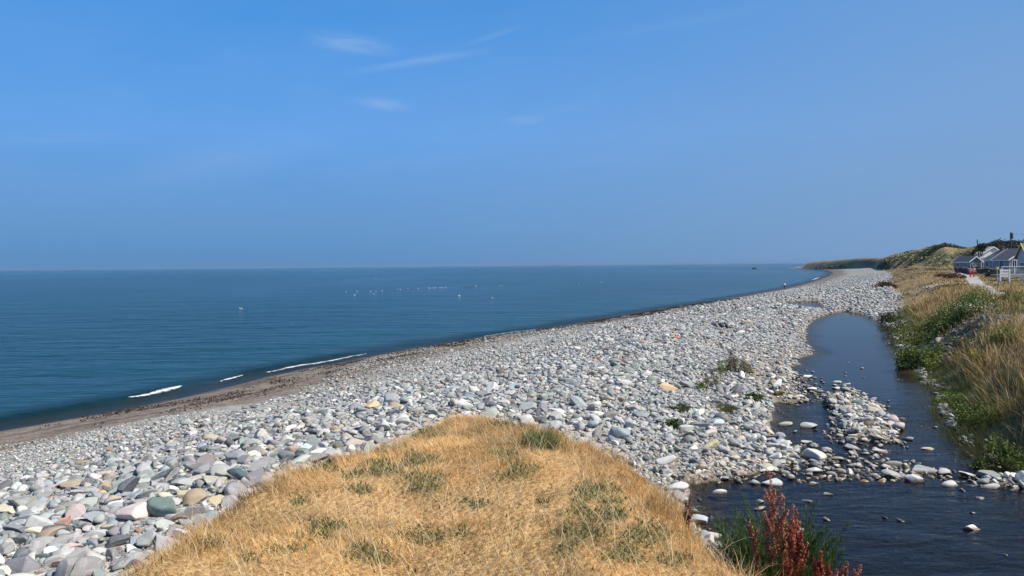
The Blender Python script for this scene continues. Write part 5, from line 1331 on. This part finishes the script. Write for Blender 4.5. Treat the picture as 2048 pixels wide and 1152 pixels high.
# poles
POLEM = plain('pole_wood', (.07, .06, .055), .85, .25)
def pole(label, px, dist, top, arms=0, lean=0.0, box=False):
    x, y = at(px, dist); z = gz_(x, y); zt = pdir(px, dist, top)[1]; root = empty('utility_pole', (x, y, z), label=label, category='pole', group='utility poles')
    bm = bmesh.new(); tube(bm, (lean, 0, -.4), (0, 0, zt-z), .17, .13, 8); bm_obj('shaft', bm, POLEM, root)
    for k in range(arms):
        bm = bmesh.new(); bx(bm, -.7, .7, -.19, -.11, zt-z-.5-k*.5, zt-z-.4-k*.5)
        for q in (-.6, 0, .6): tube(bm, (q, -.15, zt-z-.4-k*.5), (q, -.15, zt-z-.2-k*.5), .06, .04, 6)
        bm_obj('crossarm', bm, POLEM, root)
    if box: bm = bmesh.new(); tube(bm, (0, -.3, zt-z-1.6), (0, -.3, zt-z-.3), .34, .34, 10); tube(bm, (0, -.3, zt-z-.3), (0, -.3, zt-z-.15), .36, .2, 10); bm_obj('transformer', bm, POLEM, root)
    return (x, y, zt)
p1 = pole('tall utility pole with equipment at its top behind the blue-grey roof', 2021, 176, 464.5, 0, 0, True)
p2 = pole('shorter utility pole right of the tall one', 2028.5, 190, 480, 1)
p3 = pole('leaning pole beside the dark tree', 1953.8, 188, 479, 0, 1.0)
def wire(label, a, b_, sag, r=.02):
    bm = bmesh.new(); prev = None
    for t in np.linspace(0, 1, 13):
        q = Vector(a).lerp(Vector(b_), t); q.z -= sag*4*t*(1-t)
        if prev is not None: tube(bm, prev, q, r, r, 5)
        prev = q
    o = bm_obj('wire', bm, POLEM); return props(o, label, 'wire')
wire('overhead wire running right from the tall pole', (p1[0], p1[1], p1[2]-.3), (p1[0]+40, p1[1]-5, p1[2]+.4), .9)
wire('lower overhead wire running right from the shorter pole', (p2[0], p2[1], p2[2]-.3), (p2[0]+40, p2[1]-5, p2[2]+.3), .8)
# white markers beyond the bushes, fence stakes
# small white-washed stones in the grass
r_ = np.random.default_rng(41)
for i in range(9):
    px = 1849+i*4.6; x, y = at(px, 84+r_.uniform(-1, 1)); s = .24*r_.uniform(.7, 1.2); z = gz_(x, y)+.1
    o = single_stone(x, y, z+.12, s, np.array((.42, .36, .34)), 0, r_.uniform(0, 6), 0, 0, 0.0, 9000+i); o.name = 'edging_stone'
    props(o, f'{["leftmost", "second", "third", "fourth", "fifth", "sixth", "seventh", "eighth", "ninth"][i]} stone of the pinkish row in the dry grass above the bushes', 'stone', 'row of pinkish stones in the dry grass')

# ------------------------------------------------------------------ sea haze: even thin air over the whole place
bm = bmesh.new(); bx(bm, -24500, 24500, -3500, 24500, -5.0, 46.0)
M_HAZE = bpy.data.materials.new('haze'); M_HAZE.use_nodes = True; t = NT(M_HAZE.node_tree)
t.n.remove(t.n['Principled BSDF']); v = t.new('ShaderNodeVolumePrincipled'); v.inputs['Color'].default_value = (.31, .50, .76, 1); v.inputs['Density'].default_value = 0.6e-4; v.inputs['Anisotropy'].default_value = .1
t.l.new(v.outputs[0], t.n['Material Output'].inputs['Volume'])
hz = bm_obj('haze', bm, M_HAZE); props(hz, 'thin blue sea haze', 'haze', kind='stuff')
